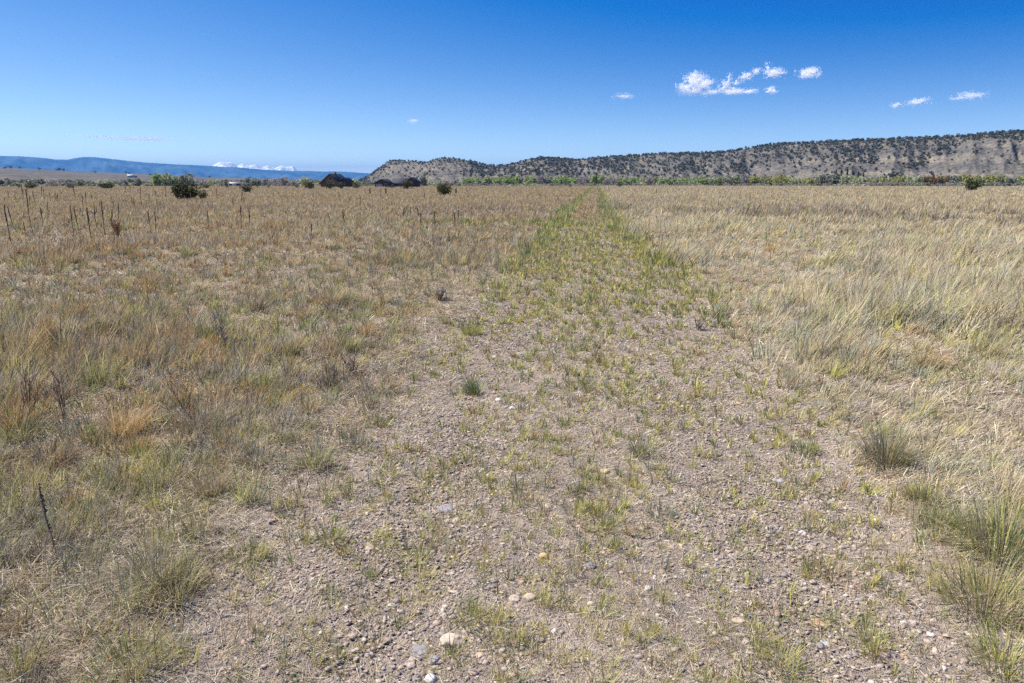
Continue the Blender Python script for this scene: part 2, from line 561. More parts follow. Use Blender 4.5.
# ---- left meadow : bunch grass, upright
for ri, (r0, r1) in enumerate(RINGS):
    nb = [75, 54, 32, 14, 7, 5][ri]
    x, y, r = fan_blades(r0, r1, 6400, 4.5, 1.7, nb)
    lf = ss(-0.25, 1.1, left_edge(y) - x)
    big = fbm(x / 3.0, y / 3.5, 101, 3)
    keep = RNG.uniform(0, 1, len(x)) < lf * (0.72 + 0.28 * ss(0.36, 0.56, big))
    keep &= x < 0
    x, y, r, big = x[keep], y[keep], r[keep], big[keep]
    out_d = left_edge(y) - x
    pn = fbm(x / 2.2, y / 2.8, 111, 3); pn2 = fbm(x / 7, y / 9, 121, 3)
    sb = stands(x, y)
    farf = ss(14, 60, r)
    h = (0.11 + 0.13 * ss(0.35, 0.68, big)) * (0.62 + 0.38 * np.maximum(ss(0.2, 2.0, out_d), 0.8 * ss(6, 13, y))) * RNG.uniform(0.7, 1.35, len(x)) + 0.05 * farf
    c1, ix = pick({'straw': 0.5 + 0.8 * farf, 'orange': 0.15 + 1.2 * ss(0.5, 0.66, pn) + .6 * ss(6, 18, r), 'grey': 0.55 * (1 - farf) + 0.6 * ss(7, 3, r), 'pale': 0.3 + 0.7 * ss(0.5, .65, pn2) + .4 * farf,
                   'olive': (0.8 + 1.0 * ss(0.55, 0.42, pn)) * (1 - 0.62 * ss(7, 22, r)), 'lime': 0.35 * (1 - 0.85 * ss(7, 22, r)), 'green': 0.2 * (1 - ss(7, 18, r)), 'mauve': 0.2 + 3.0 * sb + .1 * farf, 'sage': 0.25 * (1 - farf) + 0.5 * ss(7, 3, r)})
    c0 = c1 * 0.55 + 0.45 * np.where(RNG.uniform(0, 1, (len(x), 1)) < 0.55, PALV['olive'], PALV['grey'])
    tv = (1 + RNG.normal(0, 0.12, len(x)))[:, None]
    tufts(dry, x, y, h, 0.03 + 0.11 * RNG.uniform(0, 1, len(x)) ** 1.5 + 0.02 * (r > 20), nb, c0 * tv, c1 * tv, wid(r, 0.0016, 0.6), NSEG[ri], 0.42, 0.9, 0.12, 0.65)

# ---- right meadow : long pale grass combed over by the wind
for ri, (r0, r1) in enumerate(RINGS):
    nb = [44, 36, 22, 11, 6, 5][ri]
    x, y, r = fan_blades(r0, r1, 4200, 4.5, 1.6, nb)
    out_d = x - right_edge(y)
    rt = ss(-0.25, 0.5, out_d)
    big = fbm(x / 1.8, y / 2.2, 131, 3)
    keep = (RNG.uniform(0, 1, len(x)) < rt * (0.45 + 0.55 * ss(0.34, 0.52, big))) & (x > 0)
    x, y, r, big, out_d = x[keep], y[keep], r[keep], big[keep], out_d[keep]
    pn = fbm(x / 2.6, y / 3.0, 141, 3); pn2 = fbm(x / 8, y / 11, 151, 3)
    sb = stands(x, y); farf = ss(14, 60, r)
    h = (0.17 + 0.21 * ss(0.35, 0.65, big)) * (0.66 + 0.34 * np.maximum(ss(0.1, 1.4, out_d), .8 * ss(6, 13, y))) * RNG.uniform(0.75, 1.3, len(x))
    c1, ix = pick({'pale': 1.0 + 0.8 * ss(0.48, .62, pn2), 'straw': 0.6 + 0.7 * farf, 'orange': 0.06 + 0.45 * ss(.52, .66, pn) + .25 * farf, 'olive': 0.45 + 0.5 * ss(0.52, 0.4, pn) * (1 - .7 * farf),
                   'lime': 0.22 * (1 - .6 * farf), 'sage': 0.9 * (1 - .6 * farf), 'grey': 0.75, 'mauve': 0.12 + 4.0 * sb + .08 * farf})
    c0 = c1 * 0.6 + 0.4 * np.where(RNG.uniform(0, 1, (len(x), 1)) < 0.6, PALV['olive'], PALV['sage'])
    tv = (1 + RNG.normal(0, 0.16, len(x)))[:, None]
    near_lean = np.where(sb > 0.5, 0.15, 0.75 * (1 - 0.45 * farf))
    tufts(dry, x, y, h, 0.03 + 0.10 * RNG.uniform(0, 1, len(x)) ** 1.5, nb, c0 * tv, c1 * tv, wid(r, 0.0016, 0.6), NSEG[ri], 0.36, 0.35 + 2.2 * (fbm(x / 1.6, y / 1.6, 155, 3) - .5), near_lean * RNG.uniform(.45, 1.2, len(x)), 0.6)

# ---- round bunches of fine dry grass
for ri, (r0, r1) in enumerate(RINGS[:5]):
    dens = [2.6, 2.4, 1.7, 0.7, 0.2][ri]; nb = [330, 230, 110, 40, 16][ri]
    x, y, r = fan(max(r0, 2.6), r1, dens)
    o_d = np.maximum(left_edge(y) - x, x - right_edge(y))
    keep = RNG.uniform(0, 1, len(x)) < ss(0.15, 1.0, o_d) * (0.3 + 0.7 * ss(.4, .6, fbm(x / 3.2, y / 4, 401, 3))) * np.where(x > 0, 0.35, 1.0)
    x, y, r, o_d = x[keep], y[keep], r[keep], o_d[keep]
    pn = fbm(x / 2.2, y / 2.8, 111, 3)
    c1, ix = pick({'straw': 1.0 + 0 * x, 'orange': 0.2 + 1.4 * ss(.48, .62, pn) * ss(3, 7, r), 'pale': 0.7 + 0 * x, 'grey': 0.6 + 0 * x, 'olive': 0.7 + 0 * x, 'mauve': 0.35 + 0 * x})
    c0 = 0.45 * c1 + 0.55 * PALV['olive']
    tv = (1 + RNG.normal(0, .12, len(x)))[:, None]
    tufts(dry, x, y, (0.14 + 0.17 * RNG.uniform(0, 1, len(x))) * (0.6 + 0.4 * ss(.2, 2, o_d)), 0.05 + 0.06 * RNG.uniform(0, 1, len(x)), nb, c0 * tv, c1 * tv, wid(r, 0.0014, 0.5), NSEG[ri], 0.5, 0.4, np.where(x > 0, .5, .12), 0.8)

# ---- short green growth between the dry tufts
for ri, (r0, r1) in enumerate(RINGS[:4]):
    nb = [34, 26, 14, 7][ri]
    x, y, r = fan_blades(r0, r1, 1700, 4, 1.5, nb)
    tr = track_w(x, y)
    gp = fbm(x / 1.3, y / 1.7, 161, 3)
    keep = RNG.uniform(0, 1, len(x)) < (1 - tr) * (0.12 + 0.88 * ss(0.47, 0.62, gp)) * (1 - 0.6 * ss(6, 16, r))
    x, y, r, gp = x[keep], y[keep], r[keep], gp[keep]
    c1, ix = pick({'green': 0.5 + 0 * x, 'olive': 1.3 + 0 * x, 'lime': 0.5 + 0 * x, 'blue': 0.3 + 0 * x, 'sage': 0.6 + 0 * x})
    h = 0.07 + 0.12 * RNG.uniform(0, 1, len(x))
    tufts(green, x, y, h, 0.02 + 0.05 * RNG.uniform(0, 1, len(x)), nb, c1 * 0.85, c1, wid(r, 0.0018, 0.6), NSEG[ri], 0.5, None, 0, 0.6)

# ---- track : short yellow green shoots, denser on the centre strip
for ri, (r0, r1) in enumerate(RINGS):
    nb = [18, 15, 10, 6, 5, 5][ri]
    x, y, r = fan_blades(r0, r1, 15000, 3.6, 1.55, nb)
    tr = track_w(x, y)
    ctr = np.where(y < 16, 0, (right_edge(y) + left_edge(y)) / 2 * 0.6)
    strip = np.exp(-((x - ctr) / 0.55) ** 2)
    gp = 0.5 * fbm(x / 0.35, y / 0.6, 171, 3) + 0.5 * vn(x / 0.06, y / 0.06, 172) * 0.6 + 0.1
    farg = ss(4, 14, y)
    p_ = tr * (0.32 + 0.2 * strip + 0.5 * farg) * (0.25 + 1.1 * ss(0.38, 0.60, gp)) 
    keep = RNG.uniform(0, 1, len(x)) < p_
    x, y, r = x[keep], y[keep], r[keep]
    far2 = ss(22, 40, y)
    c1, ix = pick({'lime': 1.5 - 1.2 * far2, 'green': 0.5 - .45 * far2, 'olive': 0.7 - .4 * far2, 'straw': 0.35 + 2.6 * far2, 'pale': 0.2 + 2.4 * far2, 'sage': 0.35 + 0 * x, 'orange': 0.1 + far2})
    h = (0.025 + 0.08 * RNG.uniform(0, 1, len(x)) ** 2.0) * (1 + 0.4 * farg[keep] + 1.2 * far2)
    tufts(green, x, y, h, 0.008 + 0.035 * RNG.uniform(0, 1, len(x)) ** 2, nb, c1 * 0.95, c1, wid(r, 0.0026), NSEG[ri], 0.5, None, 0, 0.5)

# ---- lusher grass along both wheel ruts, further off, and the cross patch on the left
for ri, (r0, r1) in enumerate(RINGS):
    nb = [16, 16, 12, 8, 6, 5][ri]
    x, y, r = fan_blades(r0, r1, 1500, 10, 1.05, nb)
    le = left_edge(y) - 0.05; re = right_edge(y) + 0.05
    wl = (0.26 + 0.0 * y) * (0.6 + 0.9 * fbm(y / 1.6, y * 0 + 2.2, 184, 3))
    wb = 0.35 * (fbm(y / 2.3, y * 0 + 6.1, 185, 3) - .5)
    s_ = np.exp(-((x - le - wb) / wl) ** 2) + np.exp(-((x - re - wb) / (wl * 1.1)) ** 2)
    s_ = s_ * (0.5 * ss(5, 22, y) + 0.85 * ss(17, 34, y))
    cp = patch(x, y, -5.0, 27.5, 4.5, 1.6) * ss(0.42, 0.55, fbm(x / 1.2, y / 1.2, 181, 2))
    cp = cp + 0.5 * patch(x, y, 4.6, 27.0, 2.0, 1.2) * ss(0.45, 0.55, fbm(x, y, 182, 2))
    keep = RNG.uniform(0, 1, len(x)) < np.clip(s_ * (0.35 + 0.9 * ss(0.4, 0.6, fbm(x / 0.7, y / 1.5, 183, 2))) + 0.7 * cp, 0, 1)
    x, y, r = x[keep], y[keep], r[keep]
    c1, ix = pick({'green': 1.2 + 0 * x, 'blue': 0.5 + 0 * x, 'lime': 1.2 + 0 * x, 'olive': 0.5 + 0 * x, 'pale': .3 + 0 * x})
    h = 0.11 + 0.13 * RNG.uniform(0, 1, len(x)) + 0.08 * ss(20, 40, y)
    tufts(green, x, y, h, 0.03 + 0.04 * RNG.uniform(0, 1, len(x)), nb, c1 * 0.9, c1, wid(r, 0.003), NSEG[ri], 0.35, None, 0, 0.4)

# ---- flattened dead stems and straw litter
for ri, (r0, r1) in enumerate(RINGS[:4]):
    x, y, r = fan_blades(r0, r1, 8200, 4, 1.5, 1)
    tr = track_w(x, y)
    pn = fbm(x / 0.7, y / 0.8, 191, 3)
    keep = RNG.uniform(0, 1, len(x)) < (1 - tr) * (0.45 + 0.55 * ss(0.38, 0.6, pn)) + tr * (0.42 + 0.4 * ss(.42, .62, pn))
    x, y, r, tr = x[keep], y[keep], r[keep], tr[keep]
    n_ = len(x)
    c, ix = pick({'grey': 1.3 + 0 * x, 'pale': 0.35 + 0.3 * (x > 0), 'straw': 0.35 + 0 * x, 'mauve': 0.8 + 0.4 * (x < -1.5), 'brown': 0.22 + 0.2 * (x < -1.5), 'olive': .25 + 0 * x, 'orange': 0.08 + 0 * x})
    c = c * np.exp(RNG.normal(0.14, 0.30, n_))[:, None]
    z = H(x, y)
    P = np.stack([x, y, z + 0.004 + 0.03 * RNG.uniform(0, 1, n_) ** 2 * (1 - tr)], 1)
    az = np.where(x > 1.5, RNG.normal(0.35, 0.8, n_), RNG.uniform(0, 2 * math.pi, n_))
    lean = RNG.uniform(1.1, 1.62, n_)
    L = (0.04 + 0.17 * RNG.uniform(0, 1, n_) ** 2.0) * np.where(tr > .5, 0.5, 0.8)
    thatch.add(P, az, lean, RNG.uniform(-0.1, 0.35, n_), L, wid(r, 0.0015, 0.5) * RNG.uniform(0.6, 1.4, n_), c, c, 2 if ri < 2 else 1, zmin=z + 0.003)

# ---- thin seed stems standing above the left meadow and the right one
for ri, (r0, r1) in enumerate(RINGS[:5]):
    dens = [9, 8, 5, 1.6, 0.3][ri]
    x, y, r = fan(r0, r1, dens)
    tr = track_w(x, y)
    keep = RNG.uniform(0, 1, len(x)) < (1 - tr) * ss(0.4, 0.6, fbm(x / 2, y / 2, 201, 2)) * ss(.4, 1.6, np.maximum(left_edge(y) - x, x - right_edge(y)))
    x, y, r = x[keep], y[keep], r[keep]
    n_ = len(x)
    c, ix = pick({'straw': 0.8 + 0 * x, 'orange': 0.5 + 0 * x, 'pale': 0.8 + 0 * x, 'brown': 0.5 + 0 * x, 'mauve': 0.6 + 0 * x})
    P = np.stack([x, y, H(x, y) - 0.01], 1)
    az = np.where(x > 0, RNG.normal(0.4, 0.5, n_), RNG.uniform(0, 6.28, n_))
    dry.add(P, az, np.abs(RNG.normal(0.12, 0.2, n_)) + 0.25 * (x > 0), RNG.uniform(0, 0.5, n_), RNG.uniform(0.25, 0.55, n_), wid(r, 0.0022, 0.55), c, c, 2)

tag(dry.build('dry_grass'), 'straw coloured dry grass covering the meadow on both sides of the track', 'grass', kind='stuff')
tag(green.build('green_grass'), 'short fresh green grass growing on the track and between dead grass', 'grass', kind='stuff')
tag(thatch.build('dead_thatch', MAT_TWIG), 'flattened grey dead stems and straw littering the ground', 'straw litter', kind='stuff')

# ------------------------------------------------------------------ gravel
phi = (1 + 5 ** 0.5) / 2
ICO_V = np.array([(-1, phi, 0), (1, phi, 0), (-1, -phi, 0), (1, -phi, 0), (0, -1, phi), (0, 1, phi), (0, -1, -phi), (0, 1, -phi), (phi, 0, -1), (phi, 0, 1), (-phi, 0, -1), (-phi, 0, 1)]) / math.sqrt(1 + phi * phi)
ICO_F = np.array([(0, 11, 5), (0, 5, 1), (0, 1, 7), (0, 7, 10), (0, 10, 11), (1, 5, 9), (5, 11, 4), (11, 10, 2), (10, 7, 6), (7, 1, 8), (3, 9, 4), (3, 4, 2), (3, 2, 6), (3, 6, 8), (3, 8, 9), (4, 9, 5), (2, 4, 11), (6, 2, 10), (8, 6, 7), (9, 8, 1)])


def subdiv(Vv, Ff):
    Vv = [tuple(v_) for v_ in Vv]; cache = {}; F2 = []
    def mid(a, b):
        k = (min(a, b), max(a, b))
        if k not in cache:
            m_ = np.array(Vv[a]) + np.array(Vv[b]); m_ /= np.linalg.norm(m_)
            cache[k] = len(Vv); Vv.append(tuple(m_))
        return cache[k]
    for a, b, c in Ff:
        ab, bc, ca = mid(a, b), mid(b, c), mid(c, a)
        F2 += [(a, ab, ca), (b, bc, ab), (c, ca, bc), (ab, bc, ca)]
    return np.array(Vv), np.array(F2)


ICO2 = subdiv(ICO_V, ICO_F); ICO3 = subdiv(*ICO2); ICO4 = subdiv(*ICO3)
STONE_COL = np.array([(0.40, 0.33, 0.275), (0.34, 0.285, 0.25), (0.46, 0.375, 0.29), (0.31, 0.27, 0.255), (0.26, 0.215, 0.185), (0.50, 0.43, 0.35), (0.42, 0.30, 0.21), (0.38, 0.265, 0.21), (0.56, 0.51, 0.45), (0.24, 0.22, 0.22)])
STONE_P = np.array([.2, .2, .14, .13, .12, .07, .05, .04, .02, .03]); STONE_P /= STONE_P.sum()
gV = []; gC = []; gT = []; gn = 0
for (r0, r1, dens, smin, smed, base) in ((1.3, 4.5, 5200, 0.0026, 0.0044, ICO_V), (4.5, 9, 1900, 0.0034, 0.0060, ICO_V), (9, 20, 300, 0.006, 0.010, ICO_V), (1.3, 9, 9, 0.008, 0.009, None)):
    x, y, r = fan(r0, r1, dens)
    tr = track_w(x, y)
    rut = np.exp(-((np.abs(x) - 0.85) / 0.5) ** 2)
    pn = fbm(x / 0.6, y / 0.7, 211, 3)
    keep = RNG.uniform(0, 1, len(x)) < (tr * (0.35 + 0.65 * rut) * (0.3 + 1.0 * ss(.4, .62, pn)) + 0.04)
    x, y, r = x[keep], y[keep], r[keep]; m = len(x)
    bv, bf = (ICO_V, ICO_F) if base is not None else ICO2
    s_ = smin + smed * np.abs(RNG.normal(0, 0.8, m)) ** 1.5
    s_ = np.minimum(s_, 0.014 if base is not None else 0.02)
    k_ = len(bv)
    vv = bv[None] * (1 + RNG.normal(0, 0.18, (m, k_, 1)))
    vv = vv * np.stack([RNG.uniform(0.8, 1.5, m), RNG.uniform(0.7, 1.1, m), RNG.uniform(0.4, 0.75, m)], 1)[:, None, :]
    a = RNG.uniform(0, 6.28, m); ca, sa = np.cos(a)[:, None], np.sin(a)[:, None]
    vv = np.stack([vv[..., 0] * ca - vv[..., 1] * sa, vv[..., 0] * sa + vv[..., 1] * ca, vv[..., 2] + 0.25 * vv[..., 0] * RNG.normal(0, 1, (m, 1))], -1)
    vv = vv * s_[:, None, None] + np.stack([x, y, H(x, y) + s_ * 0.10], 1)[:, None, :]
    vv[..., 2] *= RNG.uniform(.7, 1.1, (m, 1))
    cc = STONE_COL[RNG.choice(len(STONE_COL), m, p=STONE_P)] * (1 + RNG.normal(0, 0.12, m))[:, None]
    gV.append(vv.reshape(-1, 3)); gC.append(np.repeat(cc, k_, 0)); gT.append((bf[None] + (gn + np.arange(m) * k_)[:, None, None]).reshape(-1, 3)); gn += m * k_
o = link('gravel', raw_mesh('gravel', np.concatenate(gV), None, np.concatenate(gT), cols=np.clip(np.concatenate(gC), .02, .8), mat=MAT_STONE))
tag(o, 'mixed grey, pink and tan gravel strewn over the track', 'gravel', kind='stuff')


def rock_mat(name, c, c2):
    return noise_mat(name, tuple(v_ * 0.78 for v_ in c), c2, 22, 0.85, 0.5)


def rock(px, py, wpx, hpx, c, label, flat=0.6, seed=1, c2=None, hgt=None):
    p = ground_pt(px, py)
    d = float(np.hypot(p[0], p[1])); slant = math.hypot(d, CAM_H)
    a = wpx * 0.85 * slant / FPX / 2
    c = tuple(0.8 * q_ + 0.2 * g_ for q_, g_ in zip(c, (.40, .345, .29)))
    dep = a * (0.75 + 0.25 * ((seed * 37) % 10) / 10)
    b = a * flat
    bv, bf = ICO4
    rs = np.random.default_rng(seed)
    dirs = rs.normal(0, 1, (9, 3)); dirs /= np.linalg.norm(dirs, axis=1)[:, None]; cut = rs.uniform(0.72, 0.98, 9)
    v_ = bv.copy()
    for dd, c_ in zip(dirs, cut):                       # chipped faces
        q_ = v_ @ dd; over = np.maximum(q_ - c_, 0); v_ = v_ - over[:, None] * dd * 0.85
    nz = fbm(bv[:, 0] * 2.5 + 5 + seed, bv[:, 1] * 2.5 + bv[:, 2] * 1.7, seed, 3) - 0.5
    v_ = v_ * (1 + 0.16 * nz)[:, None]
    v_ = v_ * np.array([a, dep, b])
    me = raw_mesh('rock', v_, None, bf, smooth=True, mat=rock_mat('rock_surface', c, c2 or tuple(min(.8, q_ * 1.12) for q_ in c)))
    o = link('rock', me)
    o.location = (p[0], p[1], float(H(p[0], p[1])) + b * 0.08)
    o.rotation_euler = (rs.normal(0, .1), rs.normal(0, .1), YAW + rs.normal(0, .25))
    tag(o, label, 'rock')
    return o


ROCKS = [
    (544, 558, 13, .85, (0.62, 0.42, 0.19), 'round ochre yellow rock lying alone on the track centre'),
    (452, 640, 28, .5, (0.60, 0.50, 0.38), 'largest cream coloured flat rock with chipped top, low on the track'),
    (431, 677, 13, .8, (0.66, 0.64, 0.60), 'white knobbly stone just below the large cream rock'),
    (421, 648, 22, .4, (0.30, 0.28, 0.28), 'flat grey stone beside the large cream rock'),
    (434, 658, 14, .6, (0.27, 0.27, 0.31), 'small bluish stone tucked below the large cream rock'),
    (515, 599, 14, .6, (0.50, 0.41, 0.31), 'tan stone, left one of the pair below the ochre rock'),
    (530, 598, 15, .65, (0.53, 0.43, 0.32), 'tan stone, right one of the pair below the ochre rock'),
    (522, 582, 9, .9, (0.42, 0.27, 0.2), 'small brick red stone above the pair of tan stones'),
    (446, 505, 20, .4, (0.28, 0.265, 0.275), 'dark slate grey flat stone in the near left rut'),
    (457, 518, 12, .7, (0.52, 0.45, 0.37), 'pale pinkish stone touching the dark slate stone'),
    (391, 600, 12, .6, (0.55, 0.47, 0.35), 'cream pebble alone on the left rut edge'),
    (370, 545, 11, .7, (0.47, 0.37, 0.29), 'rosy pebble near the left verge of the track'),
    (513, 408, 10, .65, (0.62, 0.59, 0.56), 'white stone, nearest of the white stones up the track'),
    (499, 397, 10, .65, (0.66, 0.64, 0.61), 'white stone beside the dark green grass tuft'),
    (486, 391, 6, .6, (0.60, 0.53, 0.44), 'tiny cream stone next to the dark green grass tuft'),
    (511, 391, 11, .4, (0.46, 0.42, 0.42), 'flat lilac grey stone between the white stones'),
    (520, 352, 11, .5, (0.52, 0.44, 0.36), 'tan flat stone well up the left rut'),
    (494, 355, 7, .6, (0.60, 0.52, 0.44), 'cream pebble left of the far tan flat stone'),
    (605, 472, 12, .6, (0.56, 0.44, 0.27), 'light tan angular rock at the foot of a green shoot'),
    (779, 478, 12, .35, (0.40, 0.37, 0.44), 'flat lavender stone in the right rut'),
    (820, 618, 20, .4, (0.46, 0.29, 0.17), 'flat rusty orange rock low in the right rut'),
    (648, 589, 9, .7, (0.50, 0.46, 0.37), 'buff pebble between green shoots right of centre'),
    (803, 531, 9, .7, (0.56, 0.53, 0.52), 'pale grey pebble in the right rut near the shoots'),
    (812, 545, 11, .6, (0.47, 0.38, 0.30), 'brownish pebble just below the pale grey pebble'),
    (437, 619, 10, .7, (0.50, 0.36, 0.28), 'pinkish stone just above the large cream rock'),
    (480, 655, 11, .55, (0.54, 0.41, 0.29), 'peach coloured stone right of the large cream rock'),
    (473, 672, 14, .5, (0.42, 0.31, 0.24), 'reddish brown stone at the lowest edge of the gravel'),
    (826, 637, 10, .4, (0.44, 0.46, 0.50), 'pale blue grey chip below the rusty orange rock'),
    (590, 566, 14, .45, (0.19, 0.20, 0.22), 'dark charcoal stone right of the ochre rock'),
    (739, 619, 15, .35, (0.50, 0.39, 0.27), 'broad buff flat rock on the right of the centre strip'),
]
for k, (px, py, wpx, fl, c, lab) in enumerate(ROCKS):
    rock(px, py, wpx, 0, c, lab, fl, 300 + k)

# ------------------------------------------------------------------ single tufts one can point at


def tuft_thing(px, py, h, rad_, nb, cols, label, lean=0.45, ld=None, la=0.0, width=0.003):
    p = ground_pt(px, py)
    B = Blades()
    z = float(H(p[0], p[1])); nb = int(nb * 1.7)
    c = np.array([PALV[k] for k in cols])
    c = np.concatenate([c, [PALV['straw'], PALV['grey']]]) if len(cols) > 1 else c
    ci = RNG.choice(len(c), nb, p=np.array([.8 / len(cols)] * len(cols) + [.12, .08]) if len(cols) > 1 else None)
    a = RNG.uniform(0, 6.28, nb); rr = np.sqrt(RNG.uniform(0, 1, nb)) * rad_
    P = np.stack([rr * np.cos(a), rr * np.sin(a), np.zeros(nb) - 0.01], 1)
    ln = np.abs(RNG.normal(0, lean * 1.25, nb)) * (0.5 + rr / rad_)
    vx = np.sin(ln) * np.cos(a); vy = np.sin(ln) * np.sin(a)
    if ld is not None:
        vx += la * math.cos(ld); vy += la * math.sin(ld)
    L = 0.9 * h * np.clip(RNG.normal(0.75, 0.3, nb), 0.2, 1.35)
    cv = (1 + RNG.normal(0, 0.15, nb))[:, None]
    d = math.hypot(p[0], p[1])
    B.add(P, np.arctan2(vy, vx), np.clip(np.hypot(vx, vy), 0, 1.2), RNG.uniform(0.05, 1.0, nb), L, np.full(nb, max(width * .7, d * 0.6 / 700)), c[ci] * 0.85 * cv, c[ci] * cv, 3)
    o = B.build('grass_tuft')
    o.location = (p[0], p[1], z)
    return tag(o, label, 'grass tuft')


TUFTS = [
    (472, 334, 0.15, 0.09, 160, ('green', 'lime', 'lime'), 'bright green leafy tuft at the left track edge'),
    (474, 391, 0.20, 0.05, 130, ('blue', 'green'), 'dark blue green tuft leaning by the white stones', .3, 2.6, .35),
    (886, 466, 0.27, 0.10, 330, ('blue', 'olive', 'sage', 'straw'), 'dense dark green bunch casting a shadow on bare ground at the right verge'),
    (925, 508, 0.12, 0.07, 160, ('lime', 'olive', 'green'), 'yellow green tuft below the dark bunch on the right verge'),
    (935, 532, 0.11, 0.06, 110, ('green', 'lime'), 'small fresh green tuft at the right rut edge'),
    (1000, 560, 0.30, 0.16, 520, ('green', 'blue', 'lime', 'olive'), 'biggest lush green clump where the right verge meets the track', .6),
    (985, 612, 0.22, 0.14, 380, ('green', 'lime', 'olive', 'straw'), 'ragged green clump with straw blades below the biggest clump', .6),
    (1005, 668, 0.16, 0.1, 200, ('green', 'lime'), 'low green clump by the lower right corner', .6),
    (828, 567, 0.09, 0.06, 140, ('lime', 'olive', 'orange'), 'rusty tipped yellow green tuft in the right rut'),
    (871, 640, 0.09, 0.05, 100, ('lime', 'green'), 'lime green tuft low in the right rut'),
    (778, 660, 0.10, 0.08, 150, ('olive', 'green', 'lime'), 'wide olive tuft near the lowest right of the track'),
    (316, 470, 0.17, 0.08, 170, ('olive', 'lime', 'sage'), 'olive tuft among matted dead stems left of the track'),
    (262, 468, 0.16, 0.08, 160, ('olive', 'sage'), 'grey olive tuft further left among matted dead stems'),
    (330, 540, 0.12, 0.06, 120, ('lime', 'green', 'olive'), 'yellow green tuft at the ragged left verge'),
    (195, 545, 0.12, 0.05, 110, ('green', 'olive'), 'compact green tuft in grey thatch on the left'),
    (250, 560, 0.12, 0.07, 130, ('green', 'lime'), 'fresh green tuft with broad blades in grey thatch'),
    (175, 602, 0.19, 0.08, 200, ('olive', 'lime', 'straw'), 'upright straw and olive tuft in the lower left'),
    (155, 585, 0.20, 0.09, 200, ('sage', 'olive', 'straw'), 'hazy sage green tuft in the lower left'),
    (130, 668, 0.15, 0.12, 260, ('green', 'olive', 'lime'), 'spreading green patch of grass at the lower left edge'),
    (95, 560, 0.10, 0.07, 170, ('green', 'green', 'olive'), 'small deep green cushion beside the dark dead stem'),
    (388, 475, 0.08, 0.05, 70, ('lime', 'olive'), 'little lime tuft in the left rut'),
    (607, 530, 0.12, 0.025, 40, ('lime', 'green'), 'narrow upright shoot on the track centre'),
    (660, 515, 0.10, 0.07, 110, ('blue', 'sage'), 'soft blue grey tuft on the track centre'),
    (640, 455, 0.16, 0.05, 90, ('blue', 'sage', 'olive'), 'grey green tuft in front of small dark stones mid track'),
    (545, 602, 0.10, 0.035, 60, ('lime', 'olive'), 'thin shoot growing between tan stones'),
    (470, 622, 0.10, 0.05, 90, ('green', 'lime'), 'green shoot behind the large cream rock'),
    (496, 640, 0.08, 0.05, 70, ('green', 'olive'), 'dull green shoot right of the large cream rock'),
    (760, 637, 0.09, 0.05, 80, ('olive', 'lime'), 'small olive shoot below the broad buff rock'),
    (915, 504, 0.10, 0.06, 100, ('lime', 'straw'), 'straw and lime tuft beside the yellow green tuft'),
    (805, 452, 0.10, 0.07, 110, ('green', 'blue'), 'green blue patch of grass at the right rut edge'),
]
for t_ in TUFTS:
    tuft_thing(*t_)

# ------------------------------------------------------------------ dead stalks
def stalk_mesh(h, seed, thick=0.014, brown=(0.075, 0.05, 0.038)):
    rs = np.random.default_rng(seed)
    n_ = 9
    pts = []; rad_ = []
    off = np.zeros(2)
    for k in range(n_):
        f = k / (n_ - 1)
        off = off + rs.normal(0, 0.006, 2) * h
        pts.append((off[0], off[1], h * f))
        rad_.append(thick * (0.62 if f < 0.6 else (1.25 + rs.uniform(-.25, .25)) * (1 - (f - 0.6) * 1.2)))
    b = MB(); b.tube(pts, rad_, 7)
    return b, pts


def seed_head(pts, seed, thick):
    rs = np.random.default_rng(seed)
    b = MB()
    top = pts[-4:]
    for k in range(46):
        f = 2.999 * k / 46; i = int(f); q = np.array(top[i]) * (1 - f + i) + np.array(top[i + 1]) * (f - i)
        a = rs.uniform(0, 6.28); s_ = thick * rs.uniform(.5, .95); e = q + np.array([math.cos(a), math.sin(a), 0.35]) * thick * rs.uniform(.9, 1.7)
        b.tube([q, (q + e) / 2, e], [s_ * .5, s_ * .6, s_ * .3], 4)
    return b


MAT_STALK = noise_mat('mullein_stalk', (0.075, 0.052, 0.038), (0.15, 0.105, 0.078), 30, 0.9, 0.3)
MAT_STALK2 = noise_mat('pale_stalk', (0.16, 0.115, 0.085), (0.27, 0.20, 0.145), 30, 0.9, 0.3)


def stalk(px, ytop, ybase, label, thick=0.018, dx=0.0, mat=None, group=None, seed=0, fork=False):
    p = ground_pt(px, ybase)
    d = float(p @ FH)
    h = (ybase - ytop) * d / FPX / 1.0
    r = empty('mullein_stalk', (p[0], p[1], float(H(p[0], p[1])) - 0.02), seed * 1.3)
    thick = max(thick * .8, d * 0.45 / 700)
    b, pts = stalk_mesh(h, seed, thick)
    b.build('stem', mat or MAT_STALK, r, True)
    seed_head(pts, seed + 5, thick).build('seed_head', mat or MAT_STALK, r)
    if fork:
        f = MB(); q = np.array(pts[5]); f.tube([q, q + np.array([.08, 0, .1]), q + np.array([.10, .02, .28])], [thick * .6, thick * .8, thick * .5], 6)
        f.build('side_branch', mat or MAT_STALK, r, True)
    lean = math.atan(dx * d / FPX / max(h, .1))
    r.rotation_euler = (0, lean, 0)
    return tag(r, label, 'dead stalk', group)


